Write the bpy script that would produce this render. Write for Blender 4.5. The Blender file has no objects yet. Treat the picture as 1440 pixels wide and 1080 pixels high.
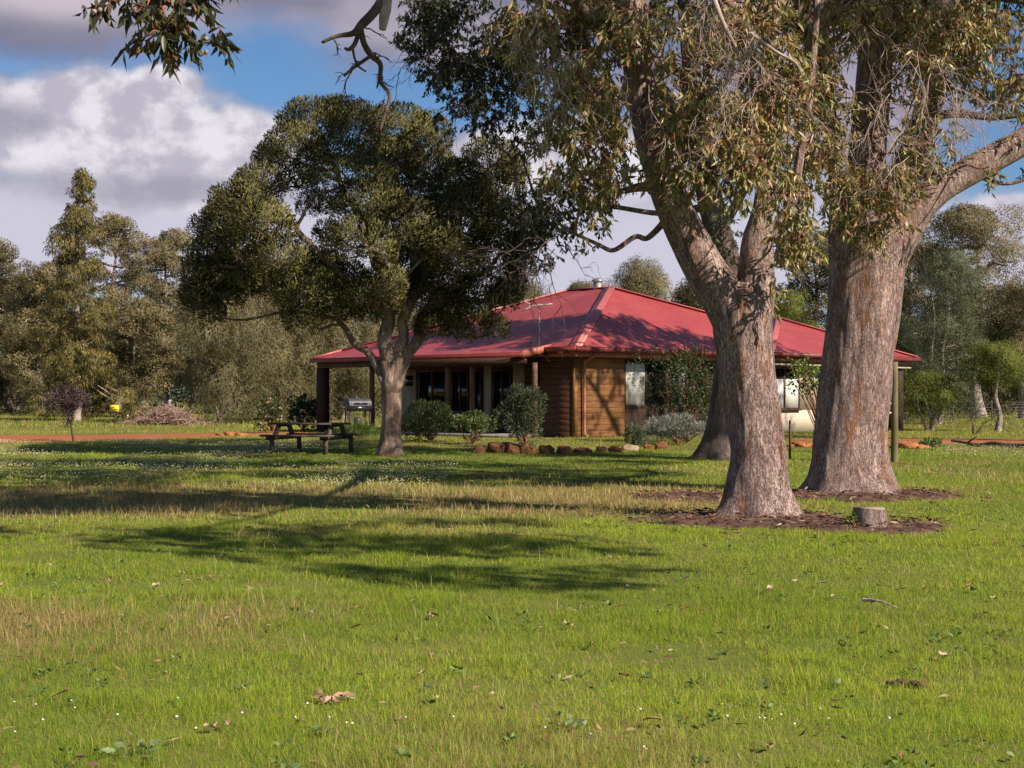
import bpy, math, numpy as np
from math import radians as R
from mathutils import Vector
rng = np.random.default_rng(7)
S = bpy.context.scene
COL = S.collection
H = 1.35                       # eye height of the photographer
def at(px, py, d):             # a measured point of the place: bearing, height angle and distance in metres
    return np.array([(px-720)/2000*d, d, H+(557-py)/2000*d])
def gd(py): return H*2000/(py-557)
def gp(px, py):
    d = gd(py); return np.array([(px-720)/2000*d, d, 0.0])
SUN_AZ, SUN_EL = R(-38), R(37)
SUND = np.array([math.cos(SUN_EL)*math.cos(SUN_AZ), math.cos(SUN_EL)*math.sin(SUN_AZ), math.sin(SUN_EL)])

# ------------------------------------------------------------------ noise
def _h(ix, iy, iz):
    n = (ix*374761393 + iy*668265263 + iz*1274126177) & 0xFFFFFFFF
    n = ((n ^ (n >> 13))*1103515245) & 0xFFFFFFFF
    n = ((n ^ (n >> 16))*2246822519) & 0xFFFFFFFF
    return ((n ^ (n >> 15)) & 0xFFFFFF)/float(0xFFFFFF)
def noise(p):
    p = np.asarray(p, float); i = np.floor(p).astype(np.int64); f = p-i; f = f*f*(3-2*f)
    o = 0
    for a in (0, 1):
        for b in (0, 1):
            for c in (0, 1):
                w = (f[:, 0] if a else 1-f[:, 0])*(f[:, 1] if b else 1-f[:, 1])*(f[:, 2] if c else 1-f[:, 2])
                o = o+w*_h(i[:, 0]+a, i[:, 1]+b, i[:, 2]+c)
    return o
def fbm(p, n=4):
    p = np.asarray(p, float); o = 0; a = .5
    for k in range(n):
        o = o+a*noise(p*2**k+17.3*k); a *= .5
    return o/(1-.5**n)
def sst(a, b, x):
    t = np.clip((x-a)/(b-a), 0, 1); return t*t*(3-2*t)
def unit(v): return v/np.maximum(np.linalg.norm(v, axis=-1, keepdims=True), 1e-9)

# ------------------------------------------------------------------ mesh collecting
class MB:
    def __init__(s): s.v = []; s.q = []; s.t = []; s.c = []; s.n = 0
    def add(s, v, q=None, t=None, c=None):
        v = np.asarray(v, float).reshape(-1, 3)
        if q is not None and len(q): s.q.append(np.asarray(q, np.int64).reshape(-1, 4)+s.n)
        if t is not None and len(t): s.t.append(np.asarray(t, np.int64).reshape(-1, 3)+s.n)
        if c is None: c = np.ones((len(v), 3))*.5
        c = np.asarray(c, float)
        if c.ndim == 1: c = np.tile(c, (len(v), 1))
        s.v.append(v); s.c.append(c); s.n += len(v); return s
    def build(s, name, mat, parent=None, smooth=False, local=False, soft=None):
        V = np.concatenate(s.v)
        if parent is not None and not local: V = V-np.array(parent.location)
        Q = np.concatenate(s.q) if s.q else np.zeros((0, 4), np.int64)
        T = np.concatenate(s.t) if s.t else np.zeros((0, 3), np.int64)
        me = bpy.data.meshes.new(name)
        me.vertices.add(len(V)); me.vertices.foreach_set('co', V.astype(np.float32).ravel())
        me.loops.add(len(Q)*4+len(T)*3)
        me.loops.foreach_set('vertex_index', np.concatenate([Q.ravel(), T.ravel()]).astype(np.int32))
        me.polygons.add(len(Q)+len(T))
        ls = np.concatenate([np.arange(len(Q))*4, len(Q)*4+np.arange(len(T))*3])
        me.polygons.foreach_set('loop_start', ls.astype(np.int32))
        if smooth: me.polygons.foreach_set('use_smooth', np.ones(len(Q)+len(T), bool))
        C = np.concatenate(s.c); C = np.concatenate([C, np.ones((len(C), 1))], 1)
        a = me.color_attributes.new('Col', 'FLOAT_COLOR', 'POINT')
        a.data.foreach_set('color', C.astype(np.float32).ravel())
        me.update(calc_edges=True); me.validate()
        if soft is not None:
            me.polygons.foreach_set('use_smooth', np.ones(len(me.polygons), bool)); me.normals_split_custom_set_from_vertices(unit(np.concatenate(soft)).astype(np.float32))
        me.materials.append(mat)
        o = bpy.data.objects.new(name, me); COL.objects.link(o)
        if parent is not None: o.parent = parent
        return o
    def box(s, x0, x1, y0, y1, z0, z1, c=None):
        v = [(x, y, z) for z in (z0, z1) for y in (y0, y1) for x in (x0, x1)]
        return s.add(v, [(0, 2, 3, 1), (4, 5, 7, 6), (0, 1, 5, 4), (2, 6, 7, 3), (0, 4, 6, 2), (1, 3, 7, 5)], c=c)
    def bar(s, a, b, w, h, c=None, up=(0, 0, 1)):
        a, b = np.array(a, float), np.array(b, float); d = unit(b-a); up = np.array(up, float)
        if abs(d @ up) > .95: up = np.array([0., 1, 0])
        x = unit(np.cross(d, up)); y = np.cross(x, d)
        v = [p+x*sx*w/2+y*sy*h/2 for p in (a, b) for sy in (-1, 1) for sx in (-1, 1)]
        return s.add(v, [(0, 2, 3, 1), (4, 5, 7, 6), (0, 1, 5, 4), (2, 6, 7, 3), (0, 4, 6, 2), (1, 3, 7, 5)], c=c)
def catmull(P, per):
    P = np.asarray(P, float)
    if len(P) < 3:
        t = np.linspace(0, 1, per+1)[:, None]; return P[0]*(1-t)+P[-1]*t
    E = np.vstack([2*P[0]-P[1], P, 2*P[-1]-P[-2]]); out = []
    for i in range(len(P)-1):
        a, b, c, d = E[i:i+4]; t = np.linspace(0, 1, per, endpoint=False)[:, None]
        out.append(.5*((2*b)+(c-a)*t+(2*a-5*b+4*c-d)*t*t+(3*b-a-3*c+d)*t**3))
    return np.vstack(out+[P[-1:]])
def tube(mb, pts, rad, seg=8, per=4, disp=None, col=None, cap=True, wob=0):
    pts = np.asarray(pts, float); rad = np.asarray(rad, float)
    if rad.ndim == 0: rad = np.full(len(pts), float(rad))
    P4 = catmull(np.column_stack([pts, rad]), per) if per > 1 else np.column_stack([pts, rad])
    P, r = P4[:, :3], np.abs(P4[:, 3]); n = len(P)
    if wob: P = P+(np.column_stack([noise(P*3+k*9.1) for k in range(3)])-.5)*wob
    T = unit(np.gradient(P, axis=0))
    u = np.array([1., 0, 0]) if abs(T[0][0]) < .9 else np.array([0, 1., 0])
    U = np.zeros((n, 3))
    for i in range(n):
        u = u-T[i]*(u @ T[i]); u = u/np.linalg.norm(u); U[i] = u
    W = np.cross(T, U)
    th = np.arange(seg)/seg*2*np.pi
    N = U[:, None]*np.cos(th)[None, :, None]+W[:, None]*np.sin(th)[None, :, None]
    rr = np.repeat(r[:, None], seg, 1)
    V = P[:, None]+N*rr[..., None]
    if disp is not None:
        V = V+N*disp(V.reshape(-1, 3), N.reshape(-1, 3), rr.ravel()).reshape(n, seg)[..., None]
    idx = np.arange(n*seg).reshape(n, seg); nx = np.roll(idx, -1, 1)
    q = np.stack([idx[:-1], nx[:-1], nx[1:], idx[1:]], -1).reshape(-1, 4)
    V = V.reshape(-1, 3); t = []
    if cap:
        k = len(V); V = np.vstack([V, P[-1:]]); t = [(idx[-1, j], nx[-1, j], k) for j in range(seg)]
    mb.add(V, q, t, c=col); return P
def blob_rock(mb, c, s, seed, seg=14, rings=9, amp=.35, col=None):
    th = np.linspace(0, 2*np.pi, seg, endpoint=False); ph = np.linspace(.02, np.pi-.02, rings)
    n = np.array([[math.sin(p)*math.cos(t), math.sin(p)*math.sin(t), math.cos(p)] for p in ph for t in th])
    k = 1+amp*(fbm(n*1.6+seed*7.7, 3)*2-1)
    n2 = np.sign(n)*np.abs(n)**.8
    V = n2*k[:, None]*np.array(s)+np.array(c)
    idx = np.arange(rings*seg).reshape(rings, seg); nx = np.roll(idx, -1, 1)
    mb.add(V, np.stack([idx[:-1], idx[1:], nx[1:], nx[:-1]], -1).reshape(-1, 4), c=col)

# ------------------------------------------------------------------ leaves
def leafset(mb, P, D, L, W, C, fold=.28, curl=.15, r=rng, out=None, soft=None, k=.75):
    n = len(P); D = unit(D); L = np.broadcast_to(L, n)[:, None]; W = np.broadcast_to(W, n)[:, None]
    s = unit(np.cross(D, r.normal(size=(n, 3)))); m = np.cross(s, D)
    a = P; b = P+D*L*.42+s*W/2+m*W*fold; e = P+D*L*.42-s*W/2+m*W*fold
    t = P+D*L-m*L*curl*r.uniform(-1, 1, (n, 1))
    V = np.stack([a, b, t, e], 1).reshape(-1, 3)
    i = np.arange(n)*4
    T = np.concatenate([np.stack([i, i+1, i+2], 1), np.stack([i, i+2, i+3], 1)])
    if soft is not None:
        sg = (m*out).sum(1) < 0; m = np.where(sg[:, None], -m, m); f = np.concatenate([sg, sg]); T[f] = T[f][:, ::-1]
    mb.add(V, None, T, c=np.repeat(C, 4, 0))
    if soft is not None:
        soft.append(np.repeat(unit(out)*k+m*(1-k), 4, 0))
def pal(n, cols, w, jit=.25, r=rng):
    cols = np.array(cols, float); k = r.choice(len(cols), n, p=np.array(w)/sum(w))
    return cols[k]*(1+jit*r.uniform(-1, 1, (n, 1)))*(1+.08*r.uniform(-1, 1, (n, 3)))
def inball(n, r=rng, shell=.0):
    v = unit(r.normal(size=(n, 3))); k = (shell**3+(1-shell**3)*r.uniform(size=(n, 1)))**(1/3)
    return v*k
def uneven(c, rad, r, n, hole=.5, freq=2.2, shell=.25):
    """points in a ragged clump: noise carves gaps so that the outline and the inside stay open"""
    p = inball(int(n*2.2), r, shell)
    k = noise(p*freq+r.uniform(0, 50, 3)); p = p[k > np.quantile(k, hole)][:n]
    return p*np.array(rad)+np.array(c), p

# ------------------------------------------------------------------ materials
def nt(m):
    m.use_nodes = True; t = m.node_tree; t.nodes.clear(); return t
class NT:
    def __init__(s, tree): s.t = tree
    def n(s, kind, **kw):
        x = s.t.nodes.new(kind)
        for k, v in kw.items():
            if k.startswith('_'): setattr(x, k[1:], v)
            else: s.set(x, k, v)
        return x
    def set(s, x, k, v):
        k = k.replace('__', ' ')
        i = x.inputs[int(k[1:])] if k[0] == 'i' and k[1:].isdigit() else x.inputs[k]
        if isinstance(v, bpy.types.NodeSocket): s.t.links.new(v, i)
        else: i.default_value = v
    def math(s, op, a, b=0.0, clamp=False):
        x = s.t.nodes.new('ShaderNodeMath'); x.operation = op; x.use_clamp = clamp
        s.set(x, 'i0', a); s.set(x, 'i1', b); return x.outputs[0]
    def mix(s, f, a, b, mode='MIX'):
        x = s.t.nodes.new('ShaderNodeMix'); x.data_type = 'RGBA'; x.blend_type = mode
        for i, v in ((0, f), (6, a), (7, b)):
            if isinstance(v, bpy.types.NodeSocket): s.t.links.new(v, x.inputs[i])
            else: x.inputs[i].default_value = (*v, 1) if isinstance(v, tuple) and len(v) == 3 else v
        return x.outputs[2]
    def noise(s, vec, scale, detail=4, rough=.55, out=0, dist=0):
        x = s.n('ShaderNodeTexNoise', Scale=scale, Detail=detail, Roughness=rough, Distortion=dist)
        if vec is not None: s.set(x, 'Vector', vec)
        return x.outputs[out]
    def map(s, vec, scale=(1, 1, 1), loc=(0, 0, 0), rot=(0, 0, 0)):
        x = s.n('ShaderNodeMapping', Scale=scale, Location=loc, Rotation=rot); s.set(x, 'Vector', vec); return x.outputs[0]
    def ss(s, v, a, b):
        x = s.t.nodes.new('ShaderNodeMapRange'); x.interpolation_type = 'SMOOTHSTEP'
        s.set(x, 'i0', v); s.set(x, 'i1', a); s.set(x, 'i2', b); return x.outputs[0]
    def obj(s): return s.n('ShaderNodeTexCoord').outputs['Object']
    def out(s, sh, disp=None):
        o = s.n('ShaderNodeOutputMaterial'); s.t.links.new(sh, o.inputs[0])
    def bsdf(s, col, rough=.7, bump=None, bs=.3, bd=.02, metal=0, spec=.5):
        p = s.n('ShaderNodeBsdfPrincipled', Roughness=rough, Metallic=metal)
        p.inputs['Specular IOR Level'].default_value = spec
        if isinstance(col, tuple): p.inputs['Base Color'].default_value = (*col, 1)
        else: s.t.links.new(col, p.inputs['Base Color'])
        if bump is not None:
            b = s.n('ShaderNodeBump', Strength=bs, Distance=bd, Height=bump); s.t.links.new(b.outputs[0], p.inputs['Normal'])
        return p.outputs[0]
def M(name): m = bpy.data.materials.new(name); return m, NT(nt(m))
def plain(name, c, rough=.7, var=.25, scale=6, bump=.2, metal=0, spec=.4, stretch=(1, 1, 1)):
    m, g = M(name); v = g.map(g.obj(), stretch)
    n = g.noise(v, scale, 5); n2 = g.noise(v, scale*6, 3)
    a = tuple(x*(1-var) for x in c); b = tuple(min(1, x*(1+var)) for x in c)
    col = g.mix(g.ss(n, .3, .7), a, b); col = g.mix(g.math('MULTIPLY', g.ss(n2, .45, .8), .35), col, tuple(x*.6 for x in c))
    g.out(g.bsdf(col, rough, n2, bump, .01, metal, spec)); return m
def foliage(name, trans=.3, rough=.5, spec=.35, tint=(1.0, 1.05, .7)):
    m, g = M(name); a = g.n('ShaderNodeAttribute', _attribute_name='Col').outputs['Color']
    p = g.bsdf(a, rough, spec=spec)
    t = g.n('ShaderNodeBsdfTranslucent'); g.set(t, 'Color', g.mix(1.0, a, tint, 'MULTIPLY'))
    x = g.n('ShaderNodeMixShader', Fac=trans); g.t.links.new(p, x.inputs[1]); g.t.links.new(t.outputs[0], x.inputs[2])
    g.out(x.outputs[0]); return m
def vcol(name, rough=.8, spec=.2):
    m, g = M(name); a = g.n('ShaderNodeAttribute', _attribute_name='Col').outputs['Color']
    n = g.noise(g.obj(), 25, 4); c = g.mix(g.ss(n, .3, .7), a, g.mix(1.0, a, (.6, .6, .6), 'MULTIPLY'))
    g.out(g.bsdf(c, rough, n, .4, .02, spec=spec)); return m
def bark(name, base, dark, rust, pale, rustamt=.5, paleamt=.5, sc=1.0, bs=.8):
    m, g = M(name); o = g.obj()
    v = g.map(o, (9*sc, 9*sc, 2.6*sc)); f = g.noise(v, 1.6, 8, .65, dist=.6); f2 = g.noise(g.map(o, (26*sc, 26*sc, 10*sc)), 1.5, 6, .7)
    rg = g.noise(g.map(o, (24*sc, 24*sc, 6.5*sc), (2, 7, 3)), 1.0, 7, .7, dist=1.2); rg = g.math('ABSOLUTE', g.math('SUBTRACT', rg, .5))
    crack = g.ss(rg, 0.0, .032)
    c = g.mix(g.ss(f, .24, .56), dark, base)
    c = g.mix(g.math('MULTIPLY', g.ss(f2, .5, .75), .5), c, pale)
    pn = g.noise(g.map(o, (2.6, 2.6, 1.3)), 1.5, 5, .6)
    c = g.mix(g.math('MULTIPLY', g.ss(pn, .53, .60), paleamt), c, pale)
    rn = g.noise(g.map(o, (3.2, 3.2, 1.0), (5, 3, 1)), 1.7, 6, .65)
    c = g.mix(g.math('MULTIPLY', g.ss(rn, .53, .67), rustamt), c, rust)
    c = g.mix(g.math('MULTIPLY', g.math('SUBTRACT', 1.0, crack), .30), c, dark)
    big = g.noise(g.map(o, (4.5, 4.5, .9), (1, 9, 4)), 1.3, 6, .6, dist=.8); c = g.mix(g.math('MULTIPLY', g.ss(big, .50, .66), .55), c, g.mix(1.0, c, (.50, .44, .42), 'MULTIPLY')); c = g.mix(g.math('MULTIPLY', g.ss(big, .46, .32), .45), c, pale)
    hgt = g.math('ADD', g.math('ADD', g.math('MULTIPLY', f, 1.0), g.math('MULTIPLY', g.noise(g.map(o, (4.5, 4.5, .9), (1, 9, 4)), 1.3, 6, .6, dist=.8), 1.6)), g.math('MULTIPLY', crack, .28)); hgt = g.math('ADD', hgt, g.math('MULTIPLY', f2, .35))
    g.out(g.bsdf(c, .85, hgt, bs, .05, spec=.2)); return m

m_gum = bark('gum_bark', (.395, .282, .262), (.12, .074, .062), (.34, .155, .07), (.56, .42, .37), .85, .7, 1.0, 1.1)
m_grey = bark('grey_bark', (.16, .122, .106), (.06, .042, .036), (.22, .10, .05), (.33, .27, .24), .3, .4)
m_paper = bark('paper_bark', (.26, .185, .145), (.075, .045, .035), (.30, .13, .07), (.50, .41, .35), .4, .5, 1.1, .6)
m_far_bark = bark('pale_bark', (.30, .25, .22), (.10, .08, .07), (.26, .15, .10), (.50, .44, .40), .3, .6, .7, .3)
m_twig = plain('dead_twig_bark', (.36, .27, .24), .85, .3, 8, .3)
m_redtwig = plain('red_twig_bark', (.24, .10, .06), .7, .3, 8, .2)
m_deadlimb = plain('dead_limb_bark', (.085, .058, .046), .85, .4, 9, .6)
m_gumleaf = foliage('gum_leaf', .28, .42, .45)
m_fineleaf = foliage('fine_leaf', .25, .5, .3)
m_needle = foliage('needle_leaf', .18, .6, .2)
m_farleaf = foliage('distant_leaf', .3, .6, .2)
m_shrub = foliage('shrub_leaf', .25, .5, .3)
def sward():
    m, g = M('grass_blade'); a = g.n('ShaderNodeAttribute', _attribute_name='Col').outputs['Color']
    up = g.n('ShaderNodeVectorMath', _operation='MULTIPLY_ADD'); g.set(up, 'i0', g.n('ShaderNodeNewGeometry').outputs['Normal']); up.inputs[1].default_value = (.55, .55, .55); up.inputs[2].default_value = (0, 0, .75)
    nn = g.n('ShaderNodeVectorMath', _operation='NORMALIZE'); g.set(nn, 'i0', up.outputs[0])
    p = g.n('ShaderNodeBsdfPrincipled', Roughness=.6); p.inputs['Specular IOR Level'].default_value = .15; g.set(p, 'Base__Color', a); g.set(p, 'Normal', nn.outputs[0])
    t = g.n('ShaderNodeBsdfTranslucent'); g.set(t, 'Color', g.mix(1.0, a, (1.0, 1.05, .6), 'MULTIPLY'))
    x = g.n('ShaderNodeMixShader', Fac=.25); g.t.links.new(p.outputs[0], x.inputs[1]); g.t.links.new(t.outputs[0], x.inputs[2]); g.out(x.outputs[0]); return m
m_grass = sward()
m_flower = vcol('petal', .7); m_stone = vcol('laterite_stone', .9); m_litter = vcol('dry_leaf', .75)

def tag(o, label=None, cat=None, group=None, kind=None):
    for k, v in (('label', label), ('category', cat), ('group', group), ('kind', kind)):
        if v: o[k] = v
    return o
def empty(name, loc, label, cat, group=None, rz=0):
    o = bpy.data.objects.new(name, None); COL.objects.link(o); o.location = tuple(map(float, loc)); o.rotation_euler = (0, 0, rz)
    o.empty_display_size = .3
    bpy.context.view_layer.update() if False else None
    return tag(o, label, cat, group)

# ------------------------------------------------------------------ sky and sun
def world():
    w = bpy.data.worlds.new('World'); S.world = w; w.use_nodes = True; t = w.node_tree; t.nodes.clear(); g = NT(t)
    sky = g.n('ShaderNodeTexSky', _sky_type='NISHITA', _sun_disc=False, _sun_elevation=SUN_EL, _sun_rotation=math.pi/2-SUN_AZ, _air_density=1.0, _dust_density=.6, _ozone_density=2.0)
    d = g.n('ShaderNodeTexCoord').outputs['Generated']; sp = g.n('ShaderNodeSeparateXYZ'); g.set(sp, 'i0', d)
    az = g.math('ARCTAN2', sp.outputs[0], sp.outputs[1]); el = g.math('ARCSINE', sp.outputs[2])
    cb = g.n('ShaderNodeCombineXYZ'); g.set(cb, 'i0', az); g.set(cb, 'i1', el); P = cb.outputs[0]
    # billows push the cloud outlines about
    n1 = g.noise(g.map(P, (1, 1.5, 1)), 16, 8, .58); n2 = g.noise(g.map(P, (1, 1.7, 1), (3.1, 1.2, 0)), 6, 6, .55)
    dn = g.math('ADD', g.math('MULTIPLY', g.math('SUBTRACT', n1, .5), .9), g.math('MULTIPLY', g.math('SUBTRACT', n2, .5), .9))
    def blob(px, py, rx, ry, soft=.5, k=1.0):
        x = g.math('MULTIPLY', g.math('SUBTRACT', az, (px-720)/2000), 2000/rx); y = g.math('MULTIPLY', g.math('SUBTRACT', el, (557-py)/2000), 2000/ry)
        r = g.math('SQRT', g.math('ADD', g.math('MULTIPLY', x, x), g.math('MULTIPLY', y, y)))
        return g.ss(g.math('ADD', r, g.math('MULTIPLY', dn, -k)), 1+soft*.5, 1-soft*.5)
    def mx(*a):
        o = a[0]
        for b in a[1:]: o = g.math('MAXIMUM', o, b)
        return o
    gen = g.noise(g.map(P, (1, 1.8, 1), (7.3, .4, 0)), 2.6, 7, .55); gen = g.ss(gen, .46, .60)
    gap = mx(blob(350, 125, 150, 70, .9, 1.1), blob(0, 150, 60, 28, .9, 1.0), blob(1400, 250, 130, 60, .9, 1.0), blob(640, 165, 120, 45, .9, .9), blob(560, 140, 90, 40, 1.0, .8))
    body = mx(blob(170, 215, 215, 90, .45, 1.1), blob(330, 230, 130, 75, .4, 1.1), blob(240, 150, 55, 45, .4, .9), blob(60, 200, 120, 70, .55, 1.1), blob(1420, 320, 110, 40, .4, .9), blob(780, 230, 200, 55, .5, .9))
    cover = mx(gen, blob(80, 40, 420, 75, .9, .9), blob(560, 40, 260, 90, .9, .9), blob(150, 330, 500, 90, .8, .5), blob(800, 360, 500, 110, .8, .5))
    dens = g.math('MAXIMUM', g.math('MULTIPLY', cover, g.math('SUBTRACT', 1.0, gap)), body, True)
    # cloud tone: sun on the heaped tops, grey flat bases, dull lavender stratus high up
    lump = g.noise(g.map(P, (1, 1.3, 1), (.02, -.012, 0)), 20, 7, .55); lump0 = g.noise(g.map(P, (1, 1.3, 1)), 20, 7, .55)
    rel = g.ss(g.math('SUBTRACT', lump0, lump), -.10, .13)
    lit = g.mix(rel, (.35, .335, .40), (.57, .55, .59))
    bases = mx(blob(60, 280, 200, 22, 1.2, .35), blob(300, 275, 130, 20, 1.2, .35), blob(0, 315, 120, 14, 1.2, .3), blob(50, 195, 40, 25, 1.2, .5))
    lit = g.mix(g.math('MULTIPLY', bases, .75), lit, (.24, .23, .30))
    hi = g.noise(g.map(P, (1, 2.2, 1)), 7, 5, .5)
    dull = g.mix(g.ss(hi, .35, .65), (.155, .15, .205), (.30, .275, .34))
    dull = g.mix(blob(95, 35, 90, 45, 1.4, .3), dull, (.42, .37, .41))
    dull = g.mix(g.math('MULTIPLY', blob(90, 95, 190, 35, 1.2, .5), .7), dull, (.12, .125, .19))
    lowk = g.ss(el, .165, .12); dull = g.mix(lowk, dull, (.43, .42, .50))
    dull = g.mix(g.ss(el, .30, .55), dull, (.062, .062, .08))  # clouds above the view darkened to cut the fill light
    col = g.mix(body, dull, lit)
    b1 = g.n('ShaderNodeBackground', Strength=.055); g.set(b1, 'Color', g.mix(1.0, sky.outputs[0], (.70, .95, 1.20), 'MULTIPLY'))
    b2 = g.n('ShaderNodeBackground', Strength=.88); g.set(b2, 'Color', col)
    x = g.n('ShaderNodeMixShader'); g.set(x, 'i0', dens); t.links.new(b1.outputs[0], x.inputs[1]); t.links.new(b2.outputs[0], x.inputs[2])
    o = g.n('ShaderNodeOutputWorld'); t.links.new(x.outputs[0], o.inputs[0])
world()
sl = bpy.data.lights.new('sun', 'SUN'); sl.energy = 5.0; sl.angle = R(.5); sl.color = (1, .86, .71)
so = bpy.data.objects.new('sun', sl); COL.objects.link(so); so.rotation_euler = Vector(SUND).to_track_quat('Z', 'Y').to_euler()
cd = bpy.data.cameras.new('camera'); cam = bpy.data.objects.new('camera', cd); COL.objects.link(cam)
cam.location = (0, 0, H); cam.rotation_euler = (R(90), 0, 0); cd.lens = 50; cd.sensor_width = 36; cd.shift_y = 17/1440; cd.clip_end = 3000; cd.clip_start = .1
S.camera = cam
S.view_settings.view_transform = 'Standard'; S.view_settings.look = 'None'; S.view_settings.exposure = .70; S.view_settings.gamma = 1

# ------------------------------------------------------------------ ground, track, soil
def soil_amt(x, y):            # bare soil round the two gums and the stump
    a = at(1080, 735, 15.4); s = 0*x
    wob = (fbm(np.column_stack([x*1.1, y*1.1, 0*x]), 3)-.5)*1.3
    for (cx, cy, rx, ry) in ((2.75, 15.35, 1.05, .75), (3.9, 14.55, .95, .6), (4.85, 19.2, 1.1, .8), (2.3, 18.6, .6, .7), (1.95, 15.7, .55, .4)):
        r = np.sqrt(((x-cx)/rx)**2+((y-cy)/ry)**2)+wob*1.1
        s = np.maximum(s, sst(1.12, .7, r))
    return s
def track_amt(x, y):
    w = (fbm(np.column_stack([x*.35, y*.35, 0*x+3]), 3)-.5)*1.2
    up = 48.2+w+np.clip(x+16, 0, 20)*.55; lo = 41.5+w+np.clip(x+14, 0, 20)*1.35
    left = sst(lo-.35, lo+.35, y)*sst(up+.35, up-.35, y)*sst(-6.5, -8.5, x)
    up = 44.3+w; lo = 40.3+w
    right = sst(lo-.35, lo+.35, y)*sst(up+.35, up-.35, y)*sst(8.2, 9.6, x)
    return np.maximum(left, right)
def straw(x, y):
    n = fbm(np.column_stack([x*.5, y*.35, 0*x]), 4)
    s = sst(.52, .70, n)*.4
    s = np.maximum(s, sst(15.2, 16.6, y+1.5*(n-.5))*sst(23.5, 19.5, y+3*(n-.5))*sst(.30, .56, n+.1)*sst(4.2, 2.0, x)*.92)
    s = np.maximum(s, sst(6.9, 7.6, y)*sst(9.8, 8.6, y)*sst(.2, -1.2, x)*sst(.33, .58, n+.05)*.8)
    s = np.maximum(s, sst(33, 38, y)*.45)
    return s
def ground():
    m, g = M('lawn_earth'); o = g.obj()
    n = g.noise(o, .5, 6, .6); n2 = g.noise(o, 9, 5, .6); n3 = g.noise(o, .12, 3)
    c = g.mix(g.ss(n, .35, .68), (.10, .135, .022), (.16, .165, .04)); c = g.mix(g.math('MULTIPLY', g.ss(n2, .5, .75), .6), c, (.17, .125, .06))
    c = g.mix(g.math('MULTIPLY', g.ss(n3, .5, .7), .5), c, (.11, .105, .04))
    g.out(g.bsdf(c, .95, n2, .5, .03, spec=.1))
    mb = MB(); k = np.concatenate([-np.geomspace(900, 60, 12), np.linspace(-50, 50, 26), np.geomspace(60, 900, 12)])
    X, Y = np.meshgrid(k, k+40); i = np.arange(X.size).reshape(X.shape)
    mb.add(np.column_stack([X.ravel(), Y.ravel(), 0*X.ravel()]), np.stack([i[:-1, :-1], i[:-1, 1:], i[1:, 1:], i[1:, :-1]], -1).reshape(-1, 4))
    tag(mb.build('ground', m), kind='structure')
    def patch(name, f, x0, x1, y0, y1, st, mat, mound, z0):
        xs, ys = np.arange(x0, x1, st), np.arange(y0, y1, st); X, Y = np.meshgrid(xs, ys)
        a = f(X.ravel(), Y.ravel()).reshape(X.shape)
        bump = (fbm(np.column_stack([X.ravel()*2.5, Y.ravel()*2.5, 0*X.ravel()]), 4)-.4).reshape(X.shape)
        Z = z0+mound*np.clip(a-.1, 0, 1)*(.35+bump)-.03*(a < .12)
        i = np.arange(X.size).reshape(X.shape); ok = (a[:-1, :-1]+a[1:, 1:]+a[:-1, 1:]+a[1:, :-1] > .3)
        q = np.stack([i[:-1, :-1], i[:-1, 1:], i[1:, 1:], i[1:, :-1]], -1)[ok]
        mb = MB(); mb.add(np.column_stack([X.ravel(), Y.ravel(), Z.ravel()]), q)
        return tag(mb.build(name, mat, smooth=True), kind='structure')
    ms = plain('bare_soil', (.105, .062, .048), .95, .45, 9, 1.0, spec=.1)
    patch('bare_soil', soil_amt, .5, 7.2, 12.5, 21.5, .07, ms, .10, .006)
    mt, g = M('red_gravel'); o = g.obj(); n = g.noise(g.map(o, (.25, 1.6, 1)), 1, 5); n2 = g.noise(o, 14, 5, .7)
    c = g.mix(g.ss(n, .35, .65), (.27, .085, .035), (.37, .15, .075)); c = g.mix(g.math('MULTIPLY', g.ss(n2, .5, .7), .5), c, (.20, .055, .025))
    g.out(g.bsdf(c, .95, n2, .6, .03, spec=.1))
    patch('dirt_track', track_amt, -60, 60, 38, 62, .35, mt, .03, .008)
ground()

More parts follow.
